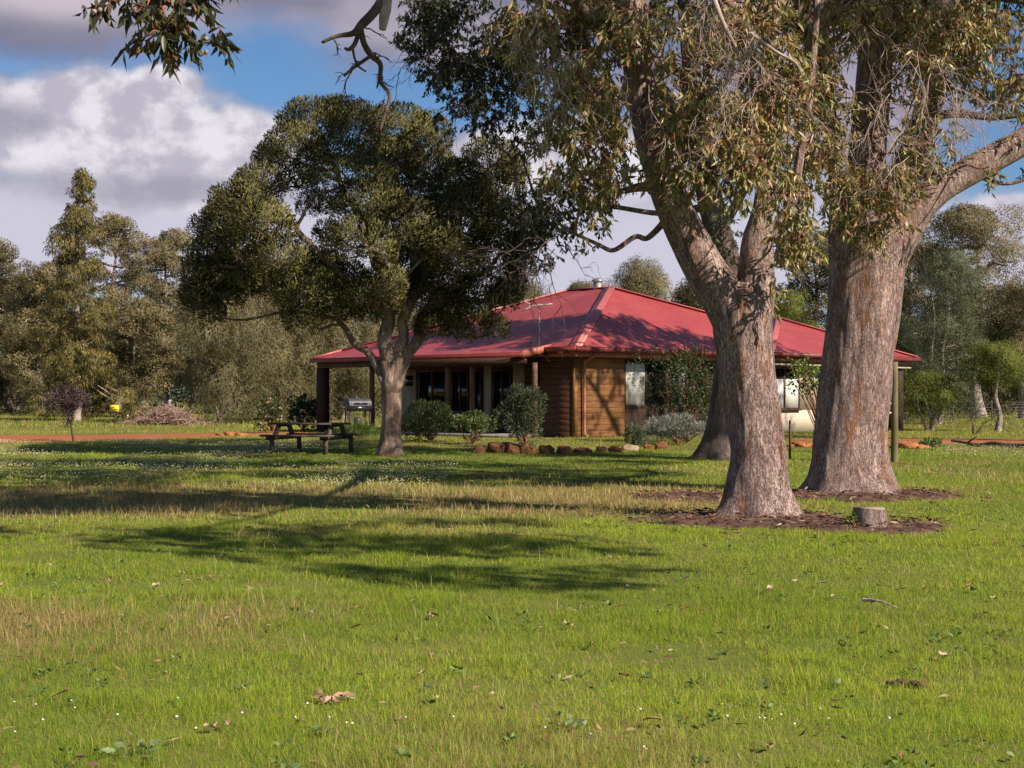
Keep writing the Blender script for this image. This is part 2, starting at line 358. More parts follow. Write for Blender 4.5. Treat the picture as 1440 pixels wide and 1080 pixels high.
# ------------------------------------------------------------------ grass, clover, litter
def grass():
    mb = MB(); r = np.random.default_rng(3)
    zones = [(3.9, 6.5, 13500, .0014, .050), (6.5, 10, 8200, .0018, .048), (10, 15, 3900, .0027, .046), (15, 24, 1500, .0044, .046), (24, 38, 480, .0085, .048), (38, 60, 230, .010, .06), (60, 118, 34, .024, .11)]
    for (d0, d1, dens, w, h) in zones:
        hw = .41*d1+2.6; n = int(2*hw*(d1-d0)*dens)
        y = r.uniform(d0, d1, n); x = r.uniform(-hw, hw, n)
        k = (np.abs(x) < .40*y+.3) | ((np.abs(x) < .41*y+2.5) & (r.uniform(size=n) < .6)); x, y = x[k], y[k]
        sa = soil_amt(x, y); ta = track_amt(x, y)
        hn = fbm(np.column_stack([x*1.3, y*1.3, 0*x+5]), 4); cl = noise(np.column_stack([x*6, y*6, 0*x]))
        spot = noise(np.column_stack([x*2.6+40, y*2.6, 0*x]))*noise(np.column_stack([x*.7, y*.7+9, 0*x]))
        keep = (r.uniform(size=len(x)) > sst(.42, .62, spot)*.8) & (r.uniform(size=len(x)) > sst(.35, .95, sa)*.96+.01) & (r.uniform(size=len(x)) > ta*1.3) & (r.uniform(size=len(x)) < .55+.6*cl)
        # no grass under the floor of the house
        rx, ly = (x-2.02)*.7071+(y-45)*.7071, -(x-2.02)*.7071+(y-45)*.7071
        keep &= ~((rx > -.4) & (ly > .62) & (rx < 18) & (ly < 12))
        x, y, hn, cl = x[keep], y[keep], hn[keep], cl[keep]; n = len(x)
        st = straw(x, y)
        L = h*(.45+1.1*hn)*r.uniform(.55, 1.35, n)*(1+.35*st)*(.6+.55*cl+.9*sst(.62, .85, noise(np.column_stack([x*2.1, y*2.1+60, 0*x])))); W = w*r.uniform(.7, 1.3, n)
        a = r.uniform(0, 2*np.pi, n); lean = r.uniform(.35, 1.75, n)*r.uniform(.6, 1.1, n)
        dx, dy = np.cos(a), np.sin(a); b = a+np.pi/2+r.uniform(-.5, .5, n); sx, sy = np.cos(b)*W/2, np.sin(b)*W/2
        P = np.column_stack([x, y, np.full(n, -.004)])
        sd = np.column_stack([sx, sy, 0*sx])
        mid = P+np.column_stack([dx*L*lean*.30, dy*L*lean*.30, L*.52*np.maximum(.5, 1-.15*lean)]); tip = P+np.column_stack([dx*L*lean*.95, dy*L*lean*.95, L*np.maximum(.18, 1-.36*lean*lean)])
        V = np.stack([P-sd, P+sd, mid+sd*.75, mid-sd*.75, tip], 1).reshape(-1, 3); i = np.arange(n)*5
        gr = pal(n, [(.175, .29, .018), (.255, .335, .025), (.095, .19, .015), (.37, .37, .075)], [4, 4, 2.5, 1.6], .22, r)
        big = fbm(np.column_stack([x*.22+9, y*.3, 0*x]), 3)[:, None]
        gr = gr*(1+(.75*(big-.5)*2)*np.array([1.1, .8, .9]))
        sw = pal(n, [(.38, .25, .11), (.28, .19, .08), (.48, .36, .20)], [3, 2, 1], .25, r)
        C = np.where((r.uniform(size=n) < st*.95+.035)[:, None], sw, gr)
        mb.add(V, np.stack([i, i+1, i+2, i+3], 1), np.stack([i+3, i+2, i+4], 1), c=np.repeat(C, 5, 0))
    # longer dry stalks standing out of the sward
    n = 60000; y = 4+22*r.uniform(size=n)**1.3; x = r.uniform(-1, 1, n)*(.42*y+.4); st = straw(x, y); k = (r.uniform(size=n) < st*.9+.05) & (soil_amt(x, y) < .3); x, y = x[k], y[k]; n = len(x)
    a = r.uniform(0, 6.28, n); L = r.uniform(.06, .15, n); W = np.maximum(.0010, .00026*y); ln = r.uniform(.1, 1.0, n); dx, dy = np.cos(a)*L*ln, np.sin(a)*L*ln
    P = np.column_stack([x, y, 0*x]); sd = np.column_stack([np.cos(a*3)*W/2, np.sin(a*3)*W/2, 0*W]); mid = P+np.column_stack([dx*.35, dy*.35, L*.6]); tip = P+np.column_stack([dx, dy, L*(1-.3*ln)]); i = np.arange(n)*5
    mb.add(np.stack([P-sd, P+sd, mid+sd*.8, mid-sd*.8, tip], 1).reshape(-1, 3), np.stack([i, i+1, i+2, i+3], 1), np.stack([i+3, i+2, i+4], 1), c=np.repeat(pal(n, [(.50, .37, .20), (.38, .26, .13), (.36, .39, .10)], [3, 2, 2], .25, r), 5, 0))
    tag(mb.build('grass', m_grass), 'green lawn grass with straw coloured patches', 'grass', kind='stuff')
    # small flower heads among the grass
    mb = MB()
    def heads(x, y, z, s, c):
        n = len(x); P = np.column_stack([x, y, z]); o = np.array([(1, 0, 0), (0, 1, 0), (-1, 0, 0), (0, -1, 0), (0, 0, .7), (0, 0, -.5)])
        V = (P[:, None]+o[None]*s[:, None, None]).reshape(-1, 3); f = np.array([(0, 1, 4), (1, 2, 4), (2, 3, 4), (3, 0, 4), (1, 0, 5), (2, 1, 5), (3, 2, 5), (0, 3, 5)])
        mb.add(V, None, (np.arange(n)[:, None, None]*6+f[None]).reshape(-1, 3), c=np.repeat(c, 6, 0))
    for (n, x0, x1, y0, y1) in ((15000, -17, -5, 31, 42), (9000, -11, -1, 20.5, 30), (7000, 9, 22, 30, 40.2)):
        x = r.uniform(x0, x1, n); y = r.uniform(y0, y1, n); k = fbm(np.column_stack([x*.45, y*.3, 0*x+1]), 4)+.1*r.normal(size=n) > .52; x, y = x[k], y[k]
        heads(x, y, r.uniform(.05, .10, len(x)), r.uniform(.008, .016, len(x)), pal(len(x), [(.60, .55, .30), (.64, .62, .48)], [2, 1], .2, r))
    pts = [(20, 1005), (50, 1003), (60, 1025), (100, 1000), (165, 1022), (248, 1026), (250, 998), (275, 1043), (432, 1007), (340, 1018), (415, 1024), (463, 1022), (487, 1035), (495, 1034), (570, 1020), (637, 1020), (900, 1015), (905, 1068), (908, 1070), (1022, 1023), (1068, 1022), (1075, 1023), (1085, 1025), (1098, 1018), (1117, 1029), (1153, 1014), (1165, 1021), (1250, 1028), (830, 1052), (766, 1038), (1250, 1026), (105, 1006), (183, 1044), (21, 1046)]
    pp = np.array([gp(a, b) for a, b in pts]); heads(pp[:, 0], pp[:, 1], r.uniform(.03, .055, len(pp)), r.uniform(.006, .0095, len(pp)), pal(len(pp), [(.75, .74, .66)], [1], .1, r))
    tag(mb.build('clover_flowers', m_flower), 'tiny white and cream clover flowers among the grass', 'flowers', kind='stuff')
grass()
def chips():
    r = np.random.default_rng(15); n = 26000; x = r.uniform(.3, 7.2, n); y = r.uniform(12.8, 21, n); a = soil_amt(x, y)
    far = np.exp(-np.minimum(np.hypot(x-2.7, y-15.5), np.hypot(x-4.7, y-19.4))**2/2.2)
    k = r.uniform(size=n) < np.maximum(a*.42, far*.16); x, y, a = x[k], y[k], a[k]; n = len(x)
    P = np.column_stack([x, y, .012+.05*a+r.uniform(0, .03, n)]); D = np.column_stack([r.normal(size=(n, 2)), .18*r.normal(size=n)]); mb = MB()
    leafset(mb, P, D, r.uniform(.04, .13, n), r.uniform(.008, .026, n), pal(n, [(.20, .12, .085), (.12, .07, .05), (.32, .22, .16), (.24, .11, .06), (.40, .31, .24)], [4, 4, 2, 2, .8], .3, r), .15, .2, r)
    n = 1500; y = 4+26*r.uniform(size=n)**1.5; x = r.uniform(-1, 1, n)*(.42*y+.4); P = np.column_stack([x, y, r.uniform(.012, .04, n)]); D = np.column_stack([r.normal(size=(n, 2)), .25*r.normal(size=n)])
    leafset(mb, P, D, r.uniform(.02, .075, n), r.uniform(.004, .018, n), pal(n, [(.30, .19, .12), (.20, .12, .08), (.46, .36, .25), (.34, .16, .09)], [3, 3, 1.5, 1.5], .3, r), .2, .25, r)
    tag(mb.build('leaf_litter', m_litter), 'brown bark and leaf litter round the big gums', 'litter', kind='stuff')
chips()
def litter():
    r = np.random.default_rng(11); protos = []
    for k in range(4):
        mb = MB(); n = 9; t = np.linspace(0, 1, n); L = .11; w = np.sin(np.pi*t**.8)*.018*(1+.5*(k == 3))
        z = .012+.02*np.sin(t*np.pi*(1+.4*k))*(k != 2)*.7+.008*t
        cx = .012*np.sin(t*3+k)
        V = np.concatenate([np.column_stack([(t-.5)*L, cx-w, z+.010]), np.column_stack([(t-.5)*L, cx, z]), np.column_stack([(t-.5)*L, cx+w, z+.012])])
        i = np.arange(n-1); q = np.concatenate([np.stack([i, i+1, i+1+n, i+n], 1), np.stack([i+n, i+n+1, i+1+2*n, i+2*n], 1)])
        mb.add(V, q, c=np.array([(.34, .22, .13), (.42, .31, .20), (.30, .15, .08), (.46, .35, .24)][k]))
        o = mb.build('fallen_leaf', m_litter, smooth=True); protos.append(o)
    P = [(140, 798), (180, 751), (188, 766), (222, 829), (142, 820), (255, 811), (297, 816), (265, 823), (375, 898), (440, 785), (438, 869), (500, 862), (505, 957), (502, 889), (605, 873), (608, 872), (592, 955), (693, 755), (825, 806), (797, 886), (871, 859), (990, 773), (903, 750), (858, 789), (1012, 899), (1083, 834), (1120, 822), (1173, 845), (1197, 800), (1277, 853), (1268, 835), (1363, 828), (1366, 835), (1396, 847), (918, 1025), (1083, 1060), (425, 1027), (318, 1030), (296, 1032), (86, 986), (320, 877), (88, 870), (832, 915), (875, 913), (985, 870), (990, 866), (878, 960), (1328, 930), (70, 800), (5, 828), (1155, 828), (758, 892), (965, 862)]
    for j, (a, b) in enumerate(P):
        if j < 4: o = protos[j]
        else: o = protos[int(r.integers(4))].copy(); COL.objects.link(o)
        p = gp(a, b); s = r.uniform(.42, .8); o.location = (p[0], p[1], .022); o.rotation_euler = (r.uniform(-.3, .3), r.uniform(-.3, .3), r.uniform(0, 6.28)); o.scale = (s, s*r.uniform(.9, 1.7), s)
        tag(o, 'dry curled brown gum leaf lying loose on the lawn', 'leaf', 'fallen gum leaves scattered on the lawn')
    mb = MB(); n = 650; rw = np.random.default_rng(31); y = 4.2+15*rw.uniform(size=n)**1.3; x = rw.uniform(-1, 1, n)*(.42*y+.3); k = noise(np.column_stack([x*.8, y*.8+20, 0*x]))+.15*rw.normal(size=n) > .5; x, y = x[k], y[k]
    for q in range(7):
        a = q*.9+rw.uniform(0, .6, len(x)); P = np.column_stack([x+np.cos(a)*.008, y+np.sin(a)*.008, rw.uniform(.015, .035, len(x))]); D = np.column_stack([np.cos(a), np.sin(a), rw.uniform(.25, .8, len(x))]); z_ = rw.uniform(.018, .042, len(x))
        leafset(mb, P, D, z_, z_*rw.uniform(.45, .7, len(x)), pal(len(x), [(.13, .20, .05), (.18, .25, .08), (.10, .15, .05)], [2, 1, 2], .2, rw), .12, .1, rw)
    tag(mb.build('lawn_weeds', m_shrub), 'small broad leaved weeds growing through the lawn', 'weeds', kind='stuff')
    mb = MB(); rr = np.random.default_rng(5)
    p = gp(466, 988)
    n = 16; P = np.column_stack([p[0]+rr.normal(size=n)*.038, p[1]+rr.normal(size=n)*.025, rr.uniform(.02, .05, n)]); leafset(mb, P, np.column_stack([rr.normal(size=(n, 2)), .3*rr.normal(size=n)]), rr.uniform(.04, .075, n), rr.uniform(.02, .034, n), pal(n, [(.42, .26, .17), (.34, .19, .11), (.50, .36, .26)], [2, 1, 1], .2, rr), .22, .3, rr)
    tag(mb.build('bark_flake', m_litter, smooth=True), 'pale pinkish clump of dry curled bark, largest on the near lawn', 'bark')
    mb = MB(); a, b = gp(1213, 856), gp(1262, 863)
    tube(mb, [a+(0, 0, .05), a*.6+b*.4+(0, 0, .055), b+(0, 0, .03)], [.013, .007, .004], 7, 4, wob=.03); tube(mb, [a*.75+b*.25+(0, 0, .05), a*.7+b*.3+(.02, -.06, .07)], [.007, .003], 5, 2)
    tag(mb.build('fallen_stick', m_twig), 'short grey brown stick lying in the grass below the stump', 'stick')
    mb = MB(); p = gp(1270, 967)
    for k in range(10): blob_rock(mb, (p[0]+rr.uniform(-.08, .08), p[1]+rr.uniform(-.05, .05), .02), (.022, .02, .013), k, 8, 6, .5, (.10, .07, .05))
    tag(mb.build('soil_clod', m_stone), 'dark crumbly clod of earth on the near grass', 'soil clod')
    for (px, py, lab, s) in ((790, 1030, 'broad leaved weed rosette in the near grass, nearer the middle', 1), (192, 1066, 'broad leaved weed at the bottom edge of the lawn, beneath daisies', 1.1)):
        p = gp(px, py); mb = MB(); n = 26; a = rr.uniform(0, 6.28, n); rad = rr.uniform(.01, .10, n)*s
        Pp = np.column_stack([p[0]+np.cos(a)*rad, p[1]+np.sin(a)*rad*.8, rr.uniform(.02, .055, n)]); D = np.column_stack([np.cos(a), np.sin(a), rr.uniform(.1, .5, n)])
        leafset(mb, Pp, D, rr.uniform(.022, .04, n)*s, rr.uniform(.018, .028, n)*s, pal(n, [(.16, .24, .09), (.20, .28, .12)], [1, 1], .2, rr), .1, .05, rr)
        tag(mb.build('weed', m_shrub), lab, 'weed')
litter()

# ------------------------------------------------------------------ the gums
def barkdisp(amp, flare=None, base=None, seed=0):
    def f(V, N, r):
        rad = np.column_stack([N*1.0])
        p = np.column_stack([N[:, 0]*r*7, N[:, 1]*r*7, V[:, 2]*1.1+N[:, 2]])+seed
        a = fbm(p, 4); ridg = 1-np.abs(2*fbm(p*np.array([2.3, 2.3, 1.0])+3, 3)-1)*2
        lump = .6*fbm(np.column_stack([N[:, 0]*1.3, N[:, 1]*1.3, V[:, 2]*.9])+seed*1.7, 3)-.3
        d = amp*(a-.5)*1.3+amp*ridg*.3+r*.38*lump
        if flare is not None:
            th = np.arctan2(N[:, 1], N[:, 0]); z = np.maximum(V[:, 2], 0)
            lob = .65+.35*np.cos(th*5+seed)+.25*np.cos(th*3+2*seed)
            d = d+flare*np.exp(-z/.20)*lob+flare*.35*np.exp(-z/.7)
        return d
    return f
def limb(tree, pts, d, name='limb', mat=None, seg=24, per=10, amp=.02, seed=0, wob=.0, base=None, flare=None):
    """pts: (px, py, radius[, distance]) along the limb"""
    mb = MB(); P = [at(p[0], p[1], p[3] if len(p) > 3 else d) for p in pts]; r = [p[2] for p in pts]
    path = tube(mb, P, r, seg, per, barkdisp(amp, flare, seed=seed) if amp else None, wob=wob)
    mb.build(name, mat or m_gum, tree, smooth=True); return path
GUMPAL = ([(0.216, 0.207, 0.070), (0.146, 0.152, 0.052), (0.324, 0.283, 0.106), (0.454, 0.348, 0.151), (0.389, 0.185, 0.101), (0.518, 0.338, 0.121), (0.335, 0.240, 0.167)], [4.5, 3.5, 3.2, 2.2, 1.6, .7, 1.8])
DARKPAL = ([(.06, .072, .034), (.045, .056, .028), (.095, .095, .042), (.13, .095, .06)], [5, 4, 2, .8])
def gumblobs(mb, tw, nuts, blobs, L, W, palette, r, dens=1.0, limbs=None, droop=1.3):
    for b in blobs:
        px, py, rx, ry, d = b[:5]; k = b[5] if len(b) > 5 else 1.0
        c = at(px, py, d); s = d/2000; rad = np.array([rx*s, (rx+ry)/2*s*1.25, ry*s])
        area = math.pi*rx*ry*s*s; n = int(area/(L*W*.55)*3.5*dens*k)
        nsp = max(4, n//11); cen, _ = uneven(c, rad*1.06, r, nsp, .30, 2.0, .12); nsp = len(cen)
        if nsp == 0: continue
        m = 11; sp = np.repeat(np.arange(nsp), m); dirs = unit(np.column_stack([r.normal(size=(nsp, 2))*.8, -droop*np.abs(r.normal(size=nsp))-.25]))
        ln = r.uniform(.22, .5, nsp)*L*4.2; t = r.uniform(0, 1, len(sp))
        P = cen[sp]+dirs[sp]*(ln[sp]*t)[:, None]+r.normal(size=(len(sp), 3))*L*.14
        D = dirs[sp]*.8+np.column_stack([r.normal(size=(len(sp), 2))*.75, -.75+.5*r.normal(size=len(sp))])
        leafset(mb, P, D, L*r.uniform(.65, 1.25, len(sp)), W*r.uniform(.7, 1.25, len(sp)), pal(len(sp), *palette, .3, r), .25, .22, r)
        for j in r.choice(nsp, max(1, nsp//4), replace=False):
            e = cen[j]+dirs[j]*ln[j]; a = c+(cen[j]-c)*.25+np.array([0, 0, rad[2]*.2]); mid = (a+cen[j])/2+r.normal(size=3)*.06
            tube(tw, [a, mid, cen[j], e], [.012, .008, .005, .002], 4, 2)
        if nuts is not None:
            for j in r.choice(nsp, max(1, nsp//6), replace=False):
                for q in range(3): blob_rock(nuts, cen[j]+dirs[j]*ln[j]*.7+r.normal(size=3)*.03, (.014, .014, .014), q, 6, 5, .1, tuple(np.array((.34, .25, .24))*r.uniform(.7, 1.3)))
def connect(mb, nodes, cens, r, r0=.03, sag=.1):
    for c in cens:
        dd = np.linalg.norm(nodes-c, axis=1)+np.maximum(0, nodes[:, 2]-c[2])*1.2; a = nodes[np.argmin(dd)]
        L = np.linalg.norm(c-a); mid = (a+c)/2+r.normal(size=3)*L*.10+np.array([0, 0, L*sag])
        tube(mb, [a, (a+mid)/2+r.normal(size=3)*L*.04, mid, (mid+c)/2+r.normal(size=3)*L*.05, c], np.array([1, .8, .65, .45, .2])*r0*min(1.6, .5+L*.4), 6, 3)
def twiggy(mb, start, dirn, L, r, depth=0, rad=.0055):
    n = 5; p = np.array(start, float); d = np.array(dirn, float); pts = [p]
    for k in range(n):
        d = unit(d+r.normal(size=3)*.28+np.array([0, 0, -.10])); p = p+d*L/n; pts.append(p)
        if depth < 2 and r.uniform() < .8: twiggy(mb, p, unit(d+r.normal(size=3)*.7), L*r.uniform(.35, .65), r, depth+1, rad*.6)
    tube(mb, pts, np.linspace(rad, rad*.35, n+1), 4, 2)

def gum_left():
    r = np.random.default_rng(21); base = at(1068, 728, 15.6); base[2] = 0
    t = empty('gum_tree', base, 'forked rough barked gum with its trunk leaning left, behind the stump', 'tree')
    D = 15.6; n = []
    mb = MB(); P = [at(p, q, D) for p, q in ((1066, 745), (1066, 715), (1064, 680), (1066, 640), (1060, 590), (1052, 540), (1047, 490), (1044, 455), (1046, 425), (1050, 400))]
    tube(mb, P, [.36, .34, .305, .285, .285, .285, .29, .305, .28, .18], 110, 16, barkdisp(.020, .15, seed=1.3)); mb.build('trunk', m_gum, t, smooth=True)
    n.append(limb(t, [(1040, 465, .24), (1022, 425, .245), (995, 385, .225), (966, 330, .20), (940, 270, .185), (918, 200, .175), (903, 130, .165), (894, 60, .155), (889, -60, .14), (880, -260, .10, 15.4), (850, -460, .05, 15)], D, seg=56, per=12, amp=.022, seed=2))
    n.append(limb(t, [(1052, 460, .22), (1060, 420, .215), (1064, 375, .185), (1066, 335, .155), (1073, 285, .095), (1076, 225, .085), (1079, 150, .08), (1086, 50, .075), (1092, -100, .06), (1110, -300, .04)], D, seg=48, per=10, amp=.022, seed=3))
    n.append(limb(t, [(1068, 355, .08), (1082, 335, .075), (1101, 306, .06), (1117, 268, .05), (1126, 215, .045), (1140, 120, .04), (1150, 0, .03)], D, seg=18, per=6, amp=.008, seed=4))
    n.append(limb(t, [(945, 300, .04), (912, 334, .03), (893, 333, .027), (863, 352, .025), (840, 343, .021), (813, 331, .017), (793, 320, .018), (770, 300, .01)], D, seg=12, per=6, amp=.005, seed=5))
    n.append(limb(t, [(930, 262, .07), (900, 263, .05), (868, 269, .028), (835, 262, .018), (800, 230, .01)], D, seg=16, per=6, amp=.006, seed=6))
    # the long limb that reaches over the lawn and carries the dead branch
    n.append(limb(t, [(890, -30, .10), (800, -110, .085, 14.5), (680, -150, .08, 12.8), (545, -110, .07, 11.2), (400, -120, .06, 9.6), (250, -75, .03, 8.2)], D, seg=20, per=8, amp=.01, seed=7))
    n.append(limb(t, [(900, 100, .08), (850, 40, .07, 15), (790, -10, .05, 14.5), (730, -60, .03, 14.2)], D, seg=14, per=6, amp=.006, seed=8))
    n.append(limb(t, [(1085, 60, .06), (1020, 0, .05, 15), (960, -50, .04, 14.5)], D, seg=12, per=6, amp=.006, seed=8.5))
    nodes = np.vstack(n)
    d = 11.0; mb = MB()
    def dl(pts): tube(mb, [at(p, q, d+e) for p, q, _, e in pts], [x[2]*.72 for x in pts], 9, 5, barkdisp(.004, seed=9), wob=.07)
    dl([(556, -110, .06, .2), (541, -30, .055, .1), (530, 0, .052, 0), (511, 30, .05, -.05), (500, 46, .034, -.1), (478, 54, .022, -.15), (456, 63, .016, -.2)])
    dl([(507, 36, .034, 0), (514, 58, .032, .05), (525, 74, .034, .1), (538, 88, .027, .1), (533, 113, .022, .1), (541, 134, .019, .05), (540, 160, .016, 0), (538, 184, .013, 0)])
    dl([(508, 40, .026, 0), (502, 60, .025, -.05), (493, 70, .02, -.1), (487, 69, .012, -.12)]); dl([(498, 66, .014, 0), (501, 80, .012, 0), (506, 90, .011, 0), (517, 97, .008, .05)])
    dl([(525, 74, .02, .1), (512, 84, .019, .05), (500, 94, .017, 0), (487, 109, .011, -.05)]); dl([(535, 100, .014, .1), (530, 114, .012, .1), (526, 125, .006, .1)])
    for (a, b) in ((500, 46), (470, 56), (525, 74), (538, 95), (533, 113), (541, 140), (503, 86), (495, 100), (515, 40)):
        for q in range(2): twiggy(mb, at(a, b, d), (r.uniform(-1, 1), r.uniform(-.6, .6), r.uniform(-1, .3)), r.uniform(.08, .22), r, 1, .006)
    mb.build('dead_branch', m_deadlimb, t, smooth=True)
    mb = MB(); tube(mb, [at(548, -100, d), at(544, 0, d), at(541, 20, d), at(538, 42, d)], [.05, .04, .042, .026], 12, 5, barkdisp(.006, seed=3)); mb.build('broken_stub', m_twig, t, smooth=True)
    lf, tw, nu = MB(), MB(), MB()
    B = [(770, 60, 55, 65, 15), (805, 135, 60, 65, 14.6), (790, 205, 38, 50, 14.6, .9), (850, 120, 40, 80, 14.8), (850, 215, 38, 55, 14.6), (830, 20, 70, 40, 15), (835, 290, 30, 45, 14.8, .5),
         (725, 40, 50, 45, 15.3), (900, 20, 50, 30, 14.6), (965, 110, 45, 80, 14.5, .8), (960, 215, 45, 50, 14.4), (1000, 170, 50, 70, 14.5), (1030, 250, 50, 32, 14.4), (975, 255, 36, 25, 14.5, .6), (1100, 280, 36, 40, 14.6),
         (1125, 335, 38, 42, 14.8), (1060, 40, 80, 55, 14.6), (1105, 125, 55, 60, 14.8), (1060, 190, 45, 50, 14.6), (1085, 395, 15, 30, 15.2, .35), (1045, 215, 50, 36, 14.4), (1000, 30, 60, 40, 15), (915, 225, 18, 28, 14.9, .5), (930, 60, 30, 30, 14.9, .4)]
    gumblobs(lf, tw, nu, B, .118, .030, GUMPAL, r)
    B2 = [(230, 8, 55, 42, 8.2, 1.0), (205, 20, 30, 28, 8.1, .9), (255, 28, 26, 30, 8.2, 1.0), (300, 45, 12, 16, 8.2, .5), (150, -5, 14, 10, 8.2, .6), (240, -60, 110, 45, 8.4)]
    gumblobs(lf, tw, nu, B2, .105, .034, ([(.075, .075, .032), (.05, .055, .026), (.11, .10, .042), (.10, .06, .04), (.24, .11, .055)], [4, 5, 1.5, 1.5, .5]), r)
    up = [(r.uniform(560, 1080), r.uniform(-520, -120), r.uniform(60, 110), r.uniform(45, 80), r.uniform(14.5, 18), .5) for _ in range(20)]
    for (a, b) in ((535, 20), (500, 50), (530, 75)):  # unseen leaf clumps added up-sun to shade the dead branch
        q = at(a, b, 11.); q = q+SUND*3.2/SUND[2]; up.append((720+2000*q[0]/q[1], 557-2000*(q[2]-H)/q[1], .45*2000/q[1], .22*2000/q[1], q[1], .8))
    gumblobs(lf, tw, None, up, .17, .05, GUMPAL, r)
    connect(tw, nodes, [at(b[0], b[1]-b[3]*.3, b[4]) for b in B+B2+up], r, .022)
    lf.build('crown', m_gumleaf, t); tag(tw.build('twigs', m_redtwig, t), kind='stuff'); tag(nu.build('seed_pods', m_stone, t, smooth=True), kind='stuff')
    mb = MB()
    for (px, py, k) in ((985, 0, 9), (1020, 30, 9), (1045, 60, 6), (1010, 120, 4), (760, 95, 4), (785, 110, 4), (745, 30, 3), (1060, 120, 3), (900, 110, 2), (1030, 150, 3)):
        for j in range(k): twiggy(mb, at(px+r.uniform(-25, 25), py+r.uniform(-25, 15), 14.2+r.uniform(-.5, .3)), (r.uniform(-.5, .5), r.uniform(-.4, .1), -1), r.uniform(.4, .8), r)
    tube(mb, [at(1000, -10, 14), at(1020, 40, 14), at(1034, 66, 14.1), at(1042, 88, 14.2)], [.03, .024, .02, .012], 8, 3); tube(mb, [at(1055, 46, 14), at(1090, 72, 14), at(1118, 88, 14), at(1128, 106, 14)], [.02, .017, .014, .008], 7, 3)
    tag(mb.build('dead_twigs', m_twig, t), kind='stuff')
gum_left()
def gum_right():
    r = np.random.default_rng(33); D = 19.6; base = at(1196, 692, D); base[2] = 0
    t = empty('gum_tree', base, 'thickest upright gum trunk, right of the forked one', 'tree')
    mb = MB(); P = [at(p, q, D) for p, q in ((1196, 705), (1196, 680), (1195, 650), (1197, 600), (1205, 510), (1213, 430), (1220, 370), (1226, 335), (1230, 300), (1228, 265))]
    tube(mb, P, [.56, .53, .49, .465, .46, .475, .50, .50, .38, .26], 128, 16, barkdisp(.022, .17, seed=5.1)); mb.build('trunk', m_gum, t, smooth=True)
    n = []
    n.append(limb(t, [(1210, 350, .30), (1212, 310, .30), (1216, 260, .28), (1222, 195, .255), (1228, 120, .24), (1232, 45, .225), (1236, -80, .18), (1242, -320, .10), (1240, -480, .05)], D, seg=48, per=10, amp=.02, seed=2.2))
    n.append(limb(t, [(1238, 375, .30), (1258, 335, .31), (1284, 300, .26), (1318, 268, .20), (1370, 237, .185), (1440, 198, .175), (1520, 150, .15), (1640, 60, .11), (1760, -60, .06)], D, seg=44, per=10, amp=.016, seed=3.2))
    n.append(limb(t, [(1182, 380, .14), (1177, 330, .12), (1177, 275, .105), (1170, 190, .09), (1160, 90, .08), (1150, -60, .06)], D, seg=24, per=8, amp=.01, seed=4.2))
    n.append(limb(t, [(1240, 345, .26), (1262, 270, .23), (1286, 210, .20), (1306, 150, .19), (1318, 85, .17), (1332, -40, .13), (1360, -240, .07)], D+.6, seg=36, per=8, amp=.016, seed=5.2))
    n.append(limb(t, [(1300, 165, .07), (1345, 160, .055), (1395, 165, .045), (1450, 160, .03)], D+.3, seg=12, per=6, amp=.006, seed=6.2))
    n.append(limb(t, [(1270, 255, .05), (1310, 244, .045), (1350, 241, .035), (1410, 258, .028), (1450, 250, .02)], D+.4, seg=10, per=6, amp=.005, seed=6.6))
    # an unseen limb towards the sun, carrying the clumps that shade the lawn
    n.append(limb(t, [(1236, -60, .14), (1330, -140, .12, 17.5), (1640, -480, .06, 13), (2100, -1100, .04, 8.5), (2300, -1750, .025, 6)], D, seg=18, per=7, amp=.01, seed=7.2))
    nodes = np.vstack(n); lf, tw = MB(), MB()
    B = [(1150, 60, 50, 65, 18.4), (1150, 215, 50, 55, 18.2), (1190, 270, 38, 45, 18.4), (1250, 270, 36, 50, 18.5), (1222, 328, 34, 24, 18.6), (1285, 55, 60, 55, 18.6), (1340, 40, 65, 50, 18.8), (1275, 140, 30, 55, 18.8, .5), (1385, 50, 65, 55, 19),
         (1425, 115, 35, 40, 19, .9), (1360, 115, 45, 30, 19.6, .8), (1325, 195, 35, 35, 19, .35), (1290, 225, 35, 35, 18.8, .6), (1180, 150, 35, 50, 18.6, .7), (1210, 30, 40, 40, 18.4), (1250, 10, 45, 35, 18.5), (1130, 130, 40, 50, 18.9), (1392, 240, 16, 20, 18.6, .3), (1440, 170, 25, 30, 19.5, .4)]
    gumblobs(lf, tw, None, B, .122, .031, GUMPAL, r)
    up = [(r.uniform(950, 1500), r.uniform(-560, -190), r.uniform(60, 105), r.uniform(45, 80), r.uniform(18, 23), .45) for _ in range(16)]
    for (px, py, rx, Z) in ((190, 752, .7, 8), (300, 758, .9, 8.2), (400, 742, .7, 8.4), (470, 765, .9, 7.8), (600, 768, .8, 7.9), (700, 760, .8, 8.1), (790, 770, .5, 8), (330, 775, .6, 8), (450, 800, .5, 7.6), (560, 812, .55, 7.5), (660, 806, .6, 7.6), (760, 818, .5, 7.5), (830, 800, .4, 7.6), (560, 735, .6, 8.3), (680, 735, .6, 8.4), (40, 705, 1.3, 10), (150, 712, 1.3, 10.4), (30, 690, 1.3, 10.5), (250, 712, 1.0, 10.6), (90, 712, 1.2, 10.2), (200, 700, 1.2, 10.5), (-30, 715, 1.3, 10)):  # out-of-view clumps placed up-sun to throw shade bands on the near lawn
        p = gp(px, py)+SUND*Z/SUND[2]; up.append((720+2000*p[0]/p[1], 557-2000*(p[2]-H)/p[1], rx*2000/p[1], rx*.46*2000/p[1], p[1], 1.0))
